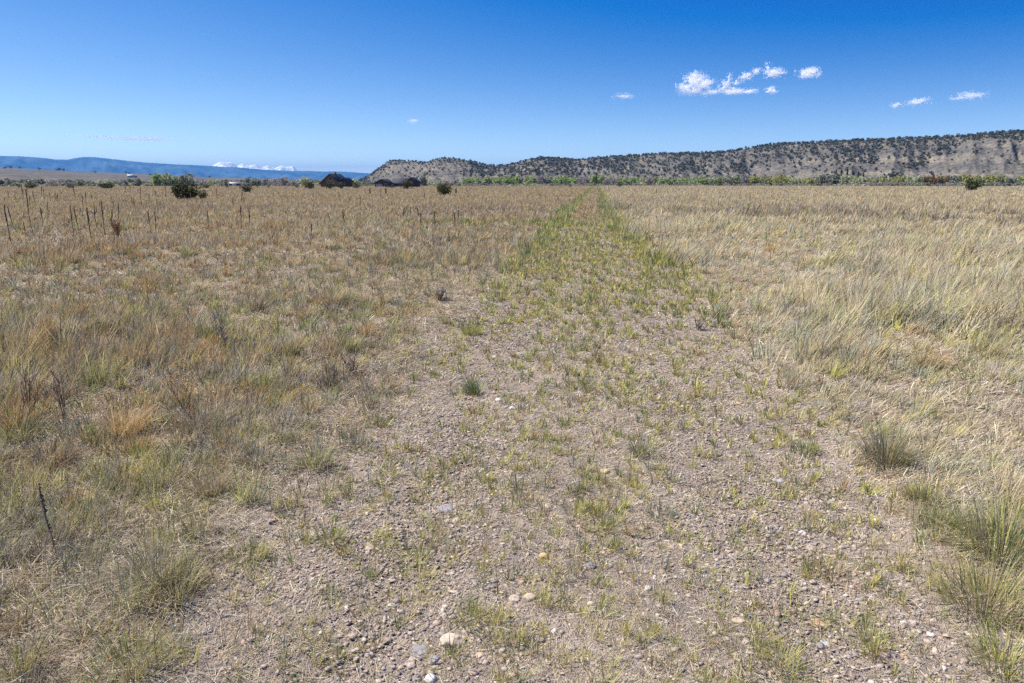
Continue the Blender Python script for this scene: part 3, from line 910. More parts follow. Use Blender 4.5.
STALKS = [
    (12, 205, 246, 'tall dark dead mullein stalk nearest the left picture edge', .022, 0, 0),
    (15, 208, 232, 'slim dead mullein stalk leaning just behind the leftmost one', .014, -3, 0),
    (33, 191, 236, 'tallest dead mullein stalk, standing alone right of the leftmost pair', .017, 0, 0),
    (26, 222, 237, 'short dead mullein stub between the leftmost stalks', .014, 0, 0),
    (74, 206, 240, 'left outer stalk of the clump of dead mulleins', .017, 0, 0),
    (79, 207, 232, 'thin stalk second in the clump of dead mulleins', .013, -2, 0),
    (92, 208, 243, 'thickest black stalk in the middle of the mullein clump', .025, 0, 0),
    (98, 206, 232, 'short forked stalk behind the thickest one in the mullein clump', .017, 0, 1),
    (105, 203, 237, 'straight knobby stalk right of the forked one in the mullein clump', .020, 0, 0),
    (112, 210, 230, 'small stalk tilting right at the mullein clump end', .015, 3, 0),
    (118, 204, 222, 'bent stalk furthest right in the mullein clump', .016, 3, 0),
    (44, 209, 226, 'thin brown dead stalk between the tallest one and the clump', .012, -1, 0),
    (151, 211, 236, 'faint dead stalk standing apart right of the mullein clump', .012, 0, 0),
    (156, 212, 234, 'faint dead stalk close beside its slim neighbour, right of the clump', .012, 1, 0),
    (209, 211, 232, 'lone dead stalk below the largest juniper bush', .013, 0, 0),
    (242, 207, 231, 'dead stalk, left one of the pair midway along the meadow', .015, 0, 0),
    (249, 210, 230, 'dead stalk, right one of the pair midway along the meadow', .013, 2, 0),
    (345, 213, 226, 'crooked dead stalk below the dark gabled log house', .016, -2, 1),
    (403, 209, 223, 'dark forked stalk below the slate roofed house', .016, 2, 1),
    (418, 209, 223, 'stout upright stalk below the slate roofed house', .017, 0, 0),
    (421, 214, 234, 'slender stalk standing nearer than the stout upright one', .012, 0, 0),
    (435, 212, 229, 'thin stalk in the row left of the roundest juniper', .012, 0, 0),
    (459, 211, 224, 'upright dead stalk right below the roundest juniper', .014, 0, 0),
    (455, 214, 229, 'short dead stalk leaning left below the roundest juniper', .012, -1, 0),
    (312, 225, 243, 'thin dead stalk in tan grass left of the track', .011, 1, 0),
]
for k, (px, yt, yb, lab, th, dx, fk) in enumerate(STALKS):
    stalk(px, yt, yb, lab, th, dx, None, None, 40 + k, bool(fk))

# thinner stalks scattered in the far left meadow (copies of a few kinds)
protos = []
for k in range(5):
    r = empty('weed_stalk', (0, 0, 0))
    b, pts = stalk_mesh(1.0, 90 + k, 0.03)
    b.build('stem', MAT_STALK2, r, True)
    seed_head(pts, 95 + k, 0.03).build('seed_head', MAT_STALK2, r)
    tag(r, 'thin brown weed stalk standing in the far dry grass', 'weed stalk', 'weed stalks scattered over the far meadow')
    protos.append(r)
used = [False] * 5
for k in range(78):
    if k < 52: px = random.uniform(-10, 250); py = random.uniform(194, 212)
    elif k < 66: px = random.uniform(330, 520); py = random.uniform(197, 222)
    else: px = random.uniform(640, 1030); py = random.uniform(197, 220)
    p = ground_pt(px, py); d = float(p @ FH)
    if abs(p[0] + 0.4) < 2.2: continue
    i = k % 5
    o = protos[i] if not used[i] else copy_tree(protos[i]); used[i] = True
    o.location = (p[0], p[1], float(H(p[0], p[1])) - 0.03)
    h = random.uniform(6, 14) * d / FPX
    h = min(h, 1.5)
    ws = max(0.3, d * 0.42 / 700 / 0.02 * 0.5)
    o.scale = (ws, ws, h)
    o.rotation_euler = (random.gauss(0, .06), random.gauss(0, .08), random.uniform(0, 6.28))

# ------------------------------------------------------------------ twiggy dead weeds near by
def twig_weed(px, py, h, nst, spread, label, col=('mauve', 'brown'), width=0.0035):
    p = ground_pt(px, py)
    r = empty('dead_weed', (p[0], p[1], float(H(p[0], p[1])) - 0.01))
    B = Blades()
    d = math.hypot(p[0], p[1]); wd = max(width, d * 0.75 / 700)
    def cols_of(n_):
        return np.array([PALV[k] for k in col])[RNG.integers(0, len(col), n_)] * (1 + RNG.normal(0, .12, n_))[:, None]
    a = RNG.uniform(0, 6.28, nst); ln = np.abs(RNG.normal(spread, .2, nst)); L = h * RNG.uniform(.6, 1.1, nst)
    P = np.stack([RNG.normal(0, .012, nst), RNG.normal(0, .012, nst), np.zeros(nst)], 1)
    c = cols_of(nst); B.add(P, a, ln, np.zeros(nst), L, np.full(nst, wd * 1.2), c, c, 3)
    m = nst * 7; k = RNG.integers(0, nst, m); f = RNG.uniform(.2, .9, m) * L[k]           # side twigs grow from their stem
    P2 = P[k] + np.stack([np.sin(ln[k]) * np.cos(a[k]) * f, np.sin(ln[k]) * np.sin(a[k]) * f, np.cos(ln[k]) * f], 1)
    c = cols_of(m); B.add(P2, RNG.uniform(0, 6.28, m), np.abs(RNG.normal(.65, .2, m)), RNG.uniform(-.2, .3, m), h * RNG.uniform(.12, .38, m), np.full(m, wd * .8), c, c, 3)
    B.build('stems', MAT_TWIG, r)
    return tag(r, label, 'dead weed')


WEEDS = [
    (225, 352, 0.42, 14, .35, 'pinkish grey twiggy dead weed left of mid meadow', ('mauve', 'grey')),
    (30, 430, 0.45, 8, .28, 'sparse dark twiggy weed near the left edge', ('brown', 'mauve')),
    (66, 432, 0.48, 7, .25, 'thin branching brown weed right of the dark twiggy one', ('brown', 'mauve')),
    (190, 425, 0.36, 8, .3, 'reddish brown weed standing in tan bunchgrass', ('brown', 'orange')),
    (330, 395, 0.26, 30, .5, 'dense low dark brown weed bush by the left verge', ('mauve', 'mauve', 'brown', 'grey')),
    (352, 378, 0.22, 24, .5, 'low grey brown weed bush just beyond the dark one', ('mauve', 'grey')),
    (440, 303, 0.22, 22, .5, 'rounded brown weed bush close to the far left verge', ('mauve', 'grey')),
    (700, 330, 0.2, 12, .4, 'small grey weed at the right verge', ('mauve', 'sage')),
    (118, 238, 0.6, 26, .3, 'bushy russet weed beside the mullein clump', ('orange', 'mauve')),
    (300, 500, 0.2, 5, .3, 'single wiry brown weed in matted stems', ('brown', 'mauve')),
]
for t_ in WEEDS:
    twig_weed(*t_)

# the stout dead stem that leans at the lower left
p = ground_pt(58, 560)
r = empty('dead_plant', (p[0], p[1], float(H(p[0], p[1])) - 0.01))
b = MB(); b.tube([(0, 0, 0), (-.03, .02, .09), (-.075, .05, .19), (-.10, .07, .27), (-.115, .085, .33)], [.003, .0035, .0045, .005, .003], 7); b.build('stem', MAT_STALK2, r, True)
hb = MB()
for k in range(40):
    f = random.uniform(.3, 1); q = np.array([-.115 * f, .085 * f, .33 * f]); a = random.uniform(0, 6.28)
    e = q + np.array([math.cos(a), math.sin(a), .3]) * .009; hb.tube([q, (q + e) / 2, e], [.003, .004, .002], 4)
hb.build('seed_head', MAT_STALK2, r)
tag(r, 'stout dark brown dead stem leaning left in the near grass', 'dead stem')

# ------------------------------------------------------------------ foliage
def leaf_cloud(n_, pos, size, col, var=0.2, flat=1.0):
    """pos (n,3): small random quads"""
    a = RNG.normal(0, 1, (n_, 3)); a /= np.linalg.norm(a, axis=1)[:, None]
    b = RNG.normal(0, 1, (n_, 3)); b -= (b * a).sum(1)[:, None] * a; b /= np.linalg.norm(b, axis=1)[:, None]
    s_ = size * RNG.uniform(.5, 1.3, n_)[:, None]
    a = a * s_; b = b * s_ * 0.6
    V_ = np.stack([pos - a, pos - b * .9, pos + a, pos + b * .9], 1).reshape(-1, 3)
    Q_ = np.arange(4 * n_).reshape(n_, 4)
    C_ = np.repeat(col, 4, 0)
    return V_, Q_, C_


def crown_pts(n_, lobes):
    """lobes: list of (x,y,z,rx,ry,rz); points near lobe shells and inside"""
    L = np.array(lobes); wts = L[:, 3] * L[:, 4] * L[:, 5]; wts = wts / wts.sum()
    k = RNG.choice(len(L), n_, p=wts)
    d = RNG.normal(0, 1, (n_, 3)); d /= np.linalg.norm(d, axis=1)[:, None]
    rr = RNG.uniform(0.25, 1, n_) ** 0.45 * (1 + RNG.normal(0, .07, n_))
    return L[k, :3] + d * rr[:, None] * L[k, 3:6], k


JG = np.array([0.075, 0.088, 0.03]); JY = np.array([0.15, 0.14, 0.035]); JD = np.array([0.045, 0.058, 0.024])


def juniper_parts(w_, h_, seed, parent, n_=900, leaf=0.11):
    rs = np.random.default_rng(seed)
    lobes = []
    for k in range(11):
        a = rs.uniform(0, 6.28); rr = rs.uniform(0.1, .62) * w_ / 2
        lz = rs.uniform(.28, .74) * h_
        s_ = rs.uniform(.24, .42) * w_ / 2 * 1.15
        lobes.append((rr * math.cos(a), rr * math.sin(a), max(lz, s_ * .7), s_, s_, min(s_ * 1.1, h_ * .42)))
    lobes.append((0, 0, h_ * .5, w_ * .3, w_ * .3, h_ * .45))
    pos, k = crown_pts(n_, lobes)
    pos[:, 2] = np.clip(pos[:, 2], 0.03, None)
    pos[:, 0] *= (w_ / 2 - leaf * .5) / np.abs(pos[:, 0]).max(); pos[:, 1] *= (w_ / 2 - leaf * .5) / np.abs(pos[:, 1]).max(); pos[:, 2] *= (h_ - leaf * .4) / pos[:, 2].max()
    lc = np.stack([JG, JY, JD, JG])[rs.integers(0, 4, len(lobes))]
    col = lc[k] * (1 + RNG.normal(0, .2, n_))[:, None]
    V_, Q_, C_ = leaf_cloud(n_, pos, leaf, col)
    link('crown', raw_mesh('juniper_crown', V_, Q_, cols=np.clip(C_, .01, .5), mat=MAT_NEEDLE), parent)
    b = MB(); b.tube([(0, 0, -.1), (.03, 0, h_ * .3), (-.02, .03, h_ * .65)], [w_ * .05, w_ * .04, w_ * .015], 7)
    for q in range(4):
        a = rs.uniform(0, 6.28); b.tube([(.02, 0, h_ * .15), (math.cos(a) * w_ * .2, math.sin(a) * w_ * .2, h_ * .4)], [w_ * .025, w_ * .012], 5)
    b.build('trunk', MAT_BARK, parent)


def juniper(px, ybase, wpx, hpx, label, D=None, n_=900, seed=0):
    if D is None:
        p = ground_pt(px, ybase)
    else:
        p = at_dist(px, ybase, D)
    d = float(p @ FH)
    w_ = wpx * d / FPX; h_ = hpx * d / FPX
    z = float(H(p[0], p[1]))
    r = empty('juniper_bush', (p[0], p[1], z))
    juniper_parts(w_, h_, seed, r, n_, max(.06, w_ * .045))
    return tag(r, label, 'bush')


JUN = [
    (188, 200.0, 30, 18.5, 'largest dark green juniper bush, left of the white trailer', 1800),
    (202, 200.0, 12, 10, 'low spreading juniper touching the largest bush on its right', 700),
    (247, 192.8, 14, 9, 'dark rounded juniper bush in front of the white trailer', 900),
    (444, 195.8, 17, 12, 'roundest solitary juniper standing before the grey hill nose', 1400),
    (972, 191, 18, 11.5, 'solitary juniper bush on the far right of the meadow', 1400),
    (32, 188.9, 15, 6.5, 'wide dark juniper bush at the far left meadow edge', 700),
    (107, 188.8, 17, 6, 'low wide juniper bush at the meadow edge left of the pale cottonwood', 700),
    (227, 188.2, 6, 6.5, 'small upright juniper at the left end of the white trailer', 400),
    (257, 188, 5, 4.5, 'tiny juniper right of the white trailer', 300),
    (268, 188, 5, 5, 'second tiny juniper further right of the white trailer', 300),
    (297, 188.2, 6, 5, 'little juniper left of the bush beside the log house', 300),
    (309, 189, 12, 8, 'rounded juniper just left of the dark log house', 700),
    (330, 189.2, 12, 8.5, 'yellow green juniper in front of the log house gable', 800),
    (341, 189.2, 9, 8, 'dark juniper in front of the log house right wing', 600),
    (357, 188.6, 10, 6, 'olive juniper between the two dark houses', 500),
    (407, 189.4, 13, 9.5, 'juniper in front of the slate roofed house gable', 800),
    (392, 188.2, 7, 4, 'low shrubby juniper between the two right houses', 300),
    (570, 187.2, 5, 3, 'tiny dark juniper on the meadow edge left of the track end', 300),
    (620, 187.4, 8, 5.5, 'rusty green juniper on the meadow edge right of the track end', 500),
    (819, 186.4, 8, 3, 'flat dark juniper at the meadow edge below the conifers', 300),
    (206, 188.4, 11, 3.5, 'low brown green juniper just right of the largest bush', 400),
    (174, 187.8, 5, 4, 'tiny juniper at the foot of the pale cottonwood', 300),
    (19, 188.3, 5, 4, 'small juniper left of the wide far left bush', 300),
    (70, 188.4, 10, 3.5, 'faint low juniper between the two wide left bushes', 300),
]
for k, (px, yb, wp, hp, lab, n_) in enumerate(JUN):
    juniper(px, yb, wp, hp, lab, None, n_, 500 + k)

# fence posts before the houses
MAT_POST = noise_mat('weathered_post', (0.05, 0.04, 0.033), (0.11, 0.09, 0.075), 12, 0.9, 0.3)
for px, lab in ((370, 'weathered fence post, left one of two before the houses'), (386, 'weathered fence post, right one of two before the houses'), (456, 'weathered fence post standing alone past the round juniper')):
    p = ground_pt(px, 194.5); d = float(p @ FH)
    b = MB(); hh = 6.0 * d / FPX
    b.tube([(0, 0, -.2), (0, 0, hh * .5), (.01, 0, hh - .05), (.01, 0, hh)], [.11, .10, .10, .085], 8)
    o = b.build('fence_post', MAT_POST)
    o.location = (p[0], p[1], float(H(p[0], p[1])))
    tag(o, lab, 'fence post')

# pale boulders below the conifers
for k, (px, s_) in enumerate(((846, .5), (854, .8), (864, .9), (869, .6))):
    p = at_dist(px, 186, 392)
    v_ = ICO3[0] * np.array([1.0, .8, .75]) * s_ * (1 + 0.2 * (fbm(ICO3[0][:, 0] * 2 + k * 9, ICO3[0][:, 1] * 2 + ICO3[0][:, 2], 70 + k, 2) - .5))[:, None]
    o = link('boulder', raw_mesh('boulder', v_, None, ICO3[1], smooth=True, mat=noise_mat('pale_boulder', (.26, .22, .18), (.4, .35, .29), 3, .9)))
    o.location = (p[0], p[1], float(H(p[0], p[1])) + s_ * .4)
    tag(o, ['leftmost small pale boulder', 'second pale boulder from the left', 'biggest pale boulder', 'rightmost pale boulder'][k] + ' below the dark conifers', 'boulder')

# ------------------------------------------------------------------ houses
MAT_LOG = noise_mat('dark_log_wall', (0.055, 0.04, 0.032), (0.10, 0.072, 0.055), 1.2, 0.8, 0.3)
MAT_GABLE = noise_mat('brown_gable_wall', (0.18, 0.12, 0.085), (0.26, 0.175, 0.13), 1.5, 0.8, 0.3)
MAT_ROOF = noise_mat('dark_shingle', (0.035, 0.037, 0.043), (0.065, 0.068, 0.078), 2, 0.7, 0.3)
MAT_SLATE = noise_mat('slate_metal_roof', (0.06, 0.065, 0.075), (0.09, 0.095, 0.11), 1.0, 0.85, 0.1)
MAT_STONEW = noise_mat('chimney_stone', (0.10, 0.09, 0.08), (0.2, 0.18, 0.16), 3, 0.9, 0.4)
MAT_WHITE = noise_mat('white_siding', (0.72, 0.72, 0.70), (0.80, 0.80, 0.78), 2, 0.6)
MAT_TRIM = noise_mat('pale_trim', (0.5, 0.48, 0.44), (0.6, 0.58, 0.54), 2, 0.6)
mg, nt_, n, l = new_mat('window_glass')
bs = N(n, 'ShaderNodeBsdfPrincipled'); bs.inputs['Base Color'].default_value = (0.03, 0.04, 0.05, 1); bs.inputs['Roughness'].default_value = 0.12
out = N(n, 'ShaderNodeOutputMaterial'); l.new(bs.outputs[0], out.inputs[0])
MAT_GLASS = mg


def win(parent, x0, x1, z0, z1, yf, name='window'):
    b = MB()
    t_ = .1
    b.box(x0 - t_, x1 + t_, yf - .06, yf, z1, z1 + t_); b.box(x0 - t_, x1 + t_, yf - .06, yf, z0 - t_, z0)
    b.box(x0 - t_, x0, yf - .06, yf, z0, z1); b.box(x1, x1 + t_, yf - .06, yf, z0, z1)
    f = b.build(name, MAT_TRIM, parent)
    g_ = MB(); g_.box(x0, x1, yf - .03, yf, z0, z1); g_.build('pane', MAT_GLASS, f)


HD = 300.0
def house_root(name, px, py, D, label, cat='house', turn=0.0):
    p = at_dist(px, py, D)
    r = empty(name, (p[0], p[1], float(H(p[0], p[1]))), math.atan2(p[1], p[0]) - math.pi / 2 + R_(turn))
    return tag(r, label, cat)


U = HD / 700.0      # metres per pixel there
r = house_root('log_house', 331, 187, HD, 'dark log house with steep front gable and chimney, leftmost of the three', turn=-27)
mb = MB(); mb.gable_y(-3.7, 3.7, 0, 9, -.3, 2.0, 4.9); mb.build('wall', MAT_GABLE, r)
mb = MB(); mb.roof_y(-4.8, 4.8, -1.2, 9.6, 1.2, 5.0, .45); rf = mb.build('roof', MAT_ROOF, r)
mb = MB(); mb.box(.1, .8, 3, 3.8, 4.6, 6.0); mb.box(.0, .9, 2.9, 3.9, 5.95, 6.1); mb.build('chimney', MAT_STONEW, rf)
mb = MB(); mb.gable_y(3.75, 6.0, 1.5, 8, -.3, 2.2, 3.4); mb.build('wall', MAT_LOG, r)
mb = MB(); mb.roof_y(3.0, 6.5, 1.0, 8.4, 2.0, 3.6, .25); mb.build('roof', MAT_ROOF, r)
mb = MB(); mb.box(-5.4, -3.75, 1.5, 8, -.3, 1.5); mb.build('wall', MAT_LOG, r)
mb = MB(); mb.quad((-5.9, 1, 1.55), (-3.6, 1, 2.45), (-3.6, 8.4, 2.45), (-5.9, 8.4, 1.55)); mb.quad((-5.9, 1, 1.4), (-5.9, 8.4, 1.4), (-3.6, 8.4, 2.3), (-3.6, 1, 2.3)); mb.quad((-5.9, 1, 1.4), (-3.6, 1, 2.3), (-3.6, 1, 2.45), (-5.9, 1, 1.55)); mb.build('roof', MAT_ROOF, r)
win(r, -1.1, 1.1, .9, 2.3, -.003); win(r, -.7, .7, 2.9, 3.8, -.003); win(r, 4.3, 5.5, .9, 1.8, 1.497)
mb = MB(); mb.box(-2.9, -2.0, -.07, -.003, -.1, 1.95); mb.build('door', MAT_LOG, r)

r = house_root('cabin', 382, 187, HD, 'small dark cabin with low gable and pale garage front, between the other houses', turn=-22)
mb = MB(); mb.gable_y(-3.2, 3.2, 0, 7, -.3, 1.6, 2.9); mb.build('wall', MAT_LOG, r)
mb = MB(); mb.roof_y(-4.0, 4.0, -.7, 7.5, 1.25, 3.1, .25); mb.build('roof', MAT_ROOF, r)
mb = MB(); mb.box(-2.7, .2, -.07, -.003, -.2, 1.15); mb.build('garage_door', MAT_TRIM, r)
win(r, 1.2, 2.4, .6, 1.3, -.003)

r = house_root('slate_roof_house', 404, 187, HD, 'long house with slate grey roof and dark front gable, rightmost of the three', turn=-14)
mb = MB(); mb.gable_y(1.5, 7, -5.2, 1.2, -.3, 1.6, 3.4); mb.swap(); mb.build('wall', MAT_LOG, r)
mb = MB(); mb.roof_y(.9, 7.6, -5.8, 1.6, 1.35, 3.5, .25); mb.swap(); mb.build('roof', MAT_SLATE, r)
mb = MB(); mb.gable_y(1.2, 5.4, -.8, 7, -.3, 1.75, 3.5); mb.build('wall', MAT_LOG, r)
mb = MB(); mb.roof_y(.3, 6.3, -1.6, 7.4, 1.3, 3.7, .4); mb.build('roof', MAT_ROOF, r)
win(r, -4.2, -3.0, .5, 1.3, 1.497); win(r, -1.6, -.4, .5, 1.3, 1.497); win(r, 2.4, 4.2, .6, 1.5, -.803)
mb = MB(); mb.box(-2.6, -1.9, 1.43, 1.497, -.2, 1.4); mb.build('door', MAT_GABLE, r)

r = house_root('trailer_home', 235, 186, 416, 'white trailer home behind the dark rounded juniper')
mb = MB(); mb.box(-3.6, 3.6, 0, 3.2, .5, 3.3); mb.build('wall', MAT_WHITE, r)
mb = MB(); mb.box(-3.8, 3.8, -.25, 3.45, 3.303, 3.5); mb.box(3.8, 6.6, .4, 2.8, 2.9, 3.05); mb.build('roof', MAT_WHITE, r)
mb = MB(); mb.box(-3.55, 3.55, .05, 3.15, -.3, .497); mb.build('skirting', MAT_TRIM, r)
for x0, x1 in ((-3.1, -1.5), (.6, 2.8)): win(r, x0, x1, 1.4, 2.4, -.003)
mb = MB(); mb.box(-.7, .2, -.06, -.003, .55, 2.5); mb.build('door', MAT_TRIM, r)

# ------------------------------------------------------------------ hills
def interp_profile(pts, xs):
    a = np.array(pts, float); return np.interp(xs, a[:, 0], a[:, 1])


RIDGE = [(352, 182.5), (362, 180), (368, 177), (374, 172.5), (383, 166.5), (390, 161.5), (400, 160.5), (412, 161.5), (425, 162.5), (432, 161), (440, 158.5), (449, 158), (460, 160), (470, 161.5), (482, 164), (495, 166.5), (507, 165.5), (515, 163.5), (528, 160), (538, 158.2), (550, 158), (562, 159), (578, 160.5), (590, 159), (603, 158), (622, 157), (640, 155), (665, 154), (690, 153.5), (720, 152.5), (735, 150), (755, 146.5), (775, 144.5), (800, 143), (840, 141.5), (880, 139.5), (905, 139), (930, 138), (960, 136), (990, 133.5), (1010, 132.5), (1024, 132), (1080, 130), (1180, 128), (1350, 126), (1700, 128)]
NU, NT, NB = 560, 56, 12
us = np.concatenate([np.linspace(352, 1060, 480), np.linspace(1068, 1700, NU - 480)])
crest_y = interp_profile(RIDGE, us)
crest_y = crest_y + 0.9 * (fbm(us / 9, us * 0 + 2, 61, 3) - .5) * ss(352, 380, us)
Dc = 1280 + 160 * (fbm(us / 70, us * 0, 62, 3) - .5) + np.interp(us, [352, 420, 700, 1024, 1700], [120, 0, 60, -60, -200])
Db = Dc - (330 + 130 * (fbm(us / 38, us * 0 + 4, 63, 3) - .4)) * ss(345, 420, us) - 25
GV = np.zeros((NU, NT + NB, 3))
for i in range(NU):
    u = us[i]
    top = at_dist(u, crest_y[i], Dc[i]); zc = top[2]
    d0 = ray(u, 186.0); hx = np.array([d0[0], d0[1]]) / math.hypot(d0[0], d0[1])
    t_ = np.linspace(0, 1, NT)
    D_ = Db[i] + (Dc[i] - Db[i]) * t_
    gul = fbm(np.full(NT, u) / 16 + t_ * 1.0, t_ * 1.8, 64, 4) - .5
    pr = 0.30 * t_ + 0.70 * ss(-0.15, 1.02, t_) ** 1.1
    pr = pr / pr[-1]
    zz = -5.5 + (zc + 5.5) * pr + gul * np.sin(np.pi * np.clip(t_, 0, 1)) ** 0.8 * 0.34 * (zc + 4)
    zz = np.minimum(zz, zc * (0.25 + 0.75 * t_) + 3 * (1 - t_))
    zz = np.maximum(zz, -5.6)
    GV[i, :NT, 0] = hx[0] * D_; GV[i, :NT, 1] = hx[1] * D_; GV[i, :NT, 2] = zz
    tb = np.linspace(1 / NB, 1, NB); Dx = Dc[i] + 900 * tb ** 1.5
    GV[i, NT:, 0] = hx[0] * Dx; GV[i, NT:, 1] = hx[1] * Dx; GV[i, NT:, 2] = zc * (1 - 0.5 * tb) - 12 * tb - 6 * (tb > .99)
nc = NT + NB
iq = (np.arange(NU - 1)[:, None] * nc + np.arange(nc - 1)[None]).ravel()
Qh = np.stack([iq, iq + nc, iq + nc + 1, iq + 1], 1)
MAT_RIDGE = hill_mat('ridge_rock', [(0.30, (0.12, 0.116, 0.11)), (0.70, (0.235, 0.213, 0.17)), (0.45, (0.165, 0.157, 0.147)), (0.57, (0.195, 0.183, 0.16))], 0.016)
o = link('hill', raw_mesh('hill', GV.reshape(-1, 3), Qh, smooth=True, mat=MAT_RIDGE))
tag(o, 'long grey and tan rocky ridge dotted with dark junipers', 'hill', kind='structure')

# left bench land
BENCH = [(-500, 164), (-200, 165), (-60, 166), (0, 167.5), (25, 168.8), (50, 170.3), (80, 171.6), (110, 172.6), (140, 174), (180, 176), (220, 177.5), (260, 178.5), (300, 179.3), (350, 180.5), (400, 182), (440, 183.5)]
ub = np.linspace(-500, 440, 200); yb_ = interp_profile(BENCH, ub) + 0.5 * (fbm(ub / 22, ub * 0, 65, 3) - .5)
NTb = 30; BV = np.zeros((200, NTb + 2, 3))
for i, u in enumerate(ub):
    D1, D0 = 3200.0, 900.0
    top = at_dist(u, yb_[i], D1); hx = top[:2] / D1
    t_ = np.linspace(0, 1, NTb); D_ = D0 + (D1 - D0) * t_
    zz = -5.6 + (top[2] + 5.6) * (0.75 * t_ + 0.25 * t_ ** 2) + 9 * (fbm(np.full(NTb, u) / 30, t_ * 4, 66, 3) - .5) * np.sin(np.pi * t_)
    BV[i, :NTb, :2] = hx[None] * D_[:, None]; BV[i, :NTb, 2] = np.maximum(zz, -5.7)
    BV[i, NTb:, :2] = hx[None] * np.array([D1 + 700, D1 + 1500])[:, None]; BV[i, NTb:, 2] = [top[2] * .8 - 3, -9]
nb_ = NTb + 2
iq = (np.arange(199)[:, None] * nb_ + np.arange(nb_ - 1)[None]).ravel()
Qb = np.stack([iq, iq + nb_, iq + nb_ + 1, iq + 1], 1)
MAT_BENCH = hill_mat('sage_bench', [(0.35, (0.085, 0.078, 0.06)), (0.68, (0.17, 0.142, 0.105)), (0.5, (0.125, 0.11, 0.082))], 0.006, strata=False)
o = link('hill', raw_mesh('bench_hill', BV.reshape(-1, 3), Qb, smooth=True, mat=MAT_BENCH))
tag(o, 'low brown sagebrush bench below the blue mountains', 'hill', kind='structure')


def bench_point(px, t):
    fi = np.clip((px + 500) / 940 * 199, 0, 198.99); i = int(fi); f = fi - i
    ft = t * (NTb - 1); j = min(int(ft), NTb - 2); g_ = ft - j
    A = BV[i, j] * (1 - g_) + BV[i, j + 1] * g_; B = BV[i + 1, j] * (1 - g_) + BV[i + 1, j + 1] * g_
    return A * (1 - f) + B * f


bp = bench_point(132, 0.5)
r = empty('farmhouse', tuple(bp), math.atan2(bp[1], bp[0]) - math.pi / 2)
tag(r, 'white farmhouse with pale roof alone on the brown bench', 'house')
mb = MB(); mb.gable_y(0, 9, -11, 5, -1, 4, 7); mb.swap(); mb.build('wall', MAT_TRIM, r)
mb = MB(); mb.roof_y(-.8, 9.8, -11.6, 5.6, 3.7, 7.2, .4); mb.swap(); mb.build('roof', MAT_WHITE, r)
mb = MB(); mb.box(5.003, 11, 1, 8, -1, 3.5); mb.build('garage', MAT_LOG, r)
win(r, -8, -6, 1.2, 2.8, -.003); win(r, -2, 0, 1.2, 2.8, -.003)

# far mountains
def range_mesh(name, prof, D, depth, seed, rough, mat, label, x0, x1, nu=400, base_y=181.5, nt=26):
    u_ = np.linspace(x0, x1, nu)
    yy = interp_profile(prof, u_) + rough * (fbm(u_ / 14, u_ * 0, seed, 4) - .5)
    VV = np.zeros((nu, nt + 3, 3))
    for i, u in enumerate(u_):
        top = at_dist(u, yy[i], D); hx = top[:2] / D; t_ = np.linspace(0, 1, nt)
        bz = at_dist(u, base_y + 2.5, D - depth)[2]
        D_ = D - depth * (1 - t_)
        gul = fbm(np.full(nt, u) / 9, t_ * 2.2, seed + 3, 4) - .5
        zz = bz + (top[2] - bz) * (0.4 * t_ + .6 * t_ ** 1.6) + gul * (top[2] - bz) * 0.8 * np.sin(np.pi * t_)
        VV[i, :nt, :2] = hx[None] * D_[:, None]; VV[i, :nt, 2] = np.minimum(zz, top[2])
        VV[i, nt:, :2] = hx[None] * (D + np.array([600, 1500, 2400]))[:, None]; VV[i, nt:, 2] = [top[2] * .75, top[2] * .4, bz]
    m_ = nt + 3
    iq = (np.arange(nu - 1)[:, None] * m_ + np.arange(m_ - 1)[None]).ravel()
    o = link(name, raw_mesh(name, VV.reshape(-1, 3), np.stack([iq, iq + m_, iq + m_ + 1, iq + 1], 1), smooth=True, mat=mat))
    tag(o, label, 'mountain', kind='structure')
    return o


MAT_HAZY_FOREST = hill_mat('haze_tinted_forest', [(0.4, (0.02, 0.05, 0.075)), (0.62, (0.085, 0.135, 0.18))], 0.0012, bump=0.3, dist=60, strata=False)  # blue of the distant air mixed into the forest colour, besides the haze box
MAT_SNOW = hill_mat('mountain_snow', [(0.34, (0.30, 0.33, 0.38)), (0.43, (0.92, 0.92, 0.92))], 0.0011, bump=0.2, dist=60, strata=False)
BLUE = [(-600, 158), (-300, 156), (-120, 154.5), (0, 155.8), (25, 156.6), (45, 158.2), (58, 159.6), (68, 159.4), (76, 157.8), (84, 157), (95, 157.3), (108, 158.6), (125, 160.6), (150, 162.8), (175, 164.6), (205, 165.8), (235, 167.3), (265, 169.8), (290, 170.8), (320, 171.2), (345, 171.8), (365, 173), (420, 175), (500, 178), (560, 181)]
range_mesh('mountain', BLUE, 15000, 3500, 81, 0.8, MAT_HAZY_FOREST, 'long blue forested mountain range on the left horizon', -600, 560)
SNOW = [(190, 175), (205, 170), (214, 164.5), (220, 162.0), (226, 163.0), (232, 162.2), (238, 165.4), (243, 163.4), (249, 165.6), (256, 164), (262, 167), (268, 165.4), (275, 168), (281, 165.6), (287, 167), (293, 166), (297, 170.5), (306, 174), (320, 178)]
range_mesh('mountain', SNOW, 15700, 1200, 85, 1.2, MAT_SNOW, 'bright snow covered peaks rising behind the blue range', 190, 320, 220)

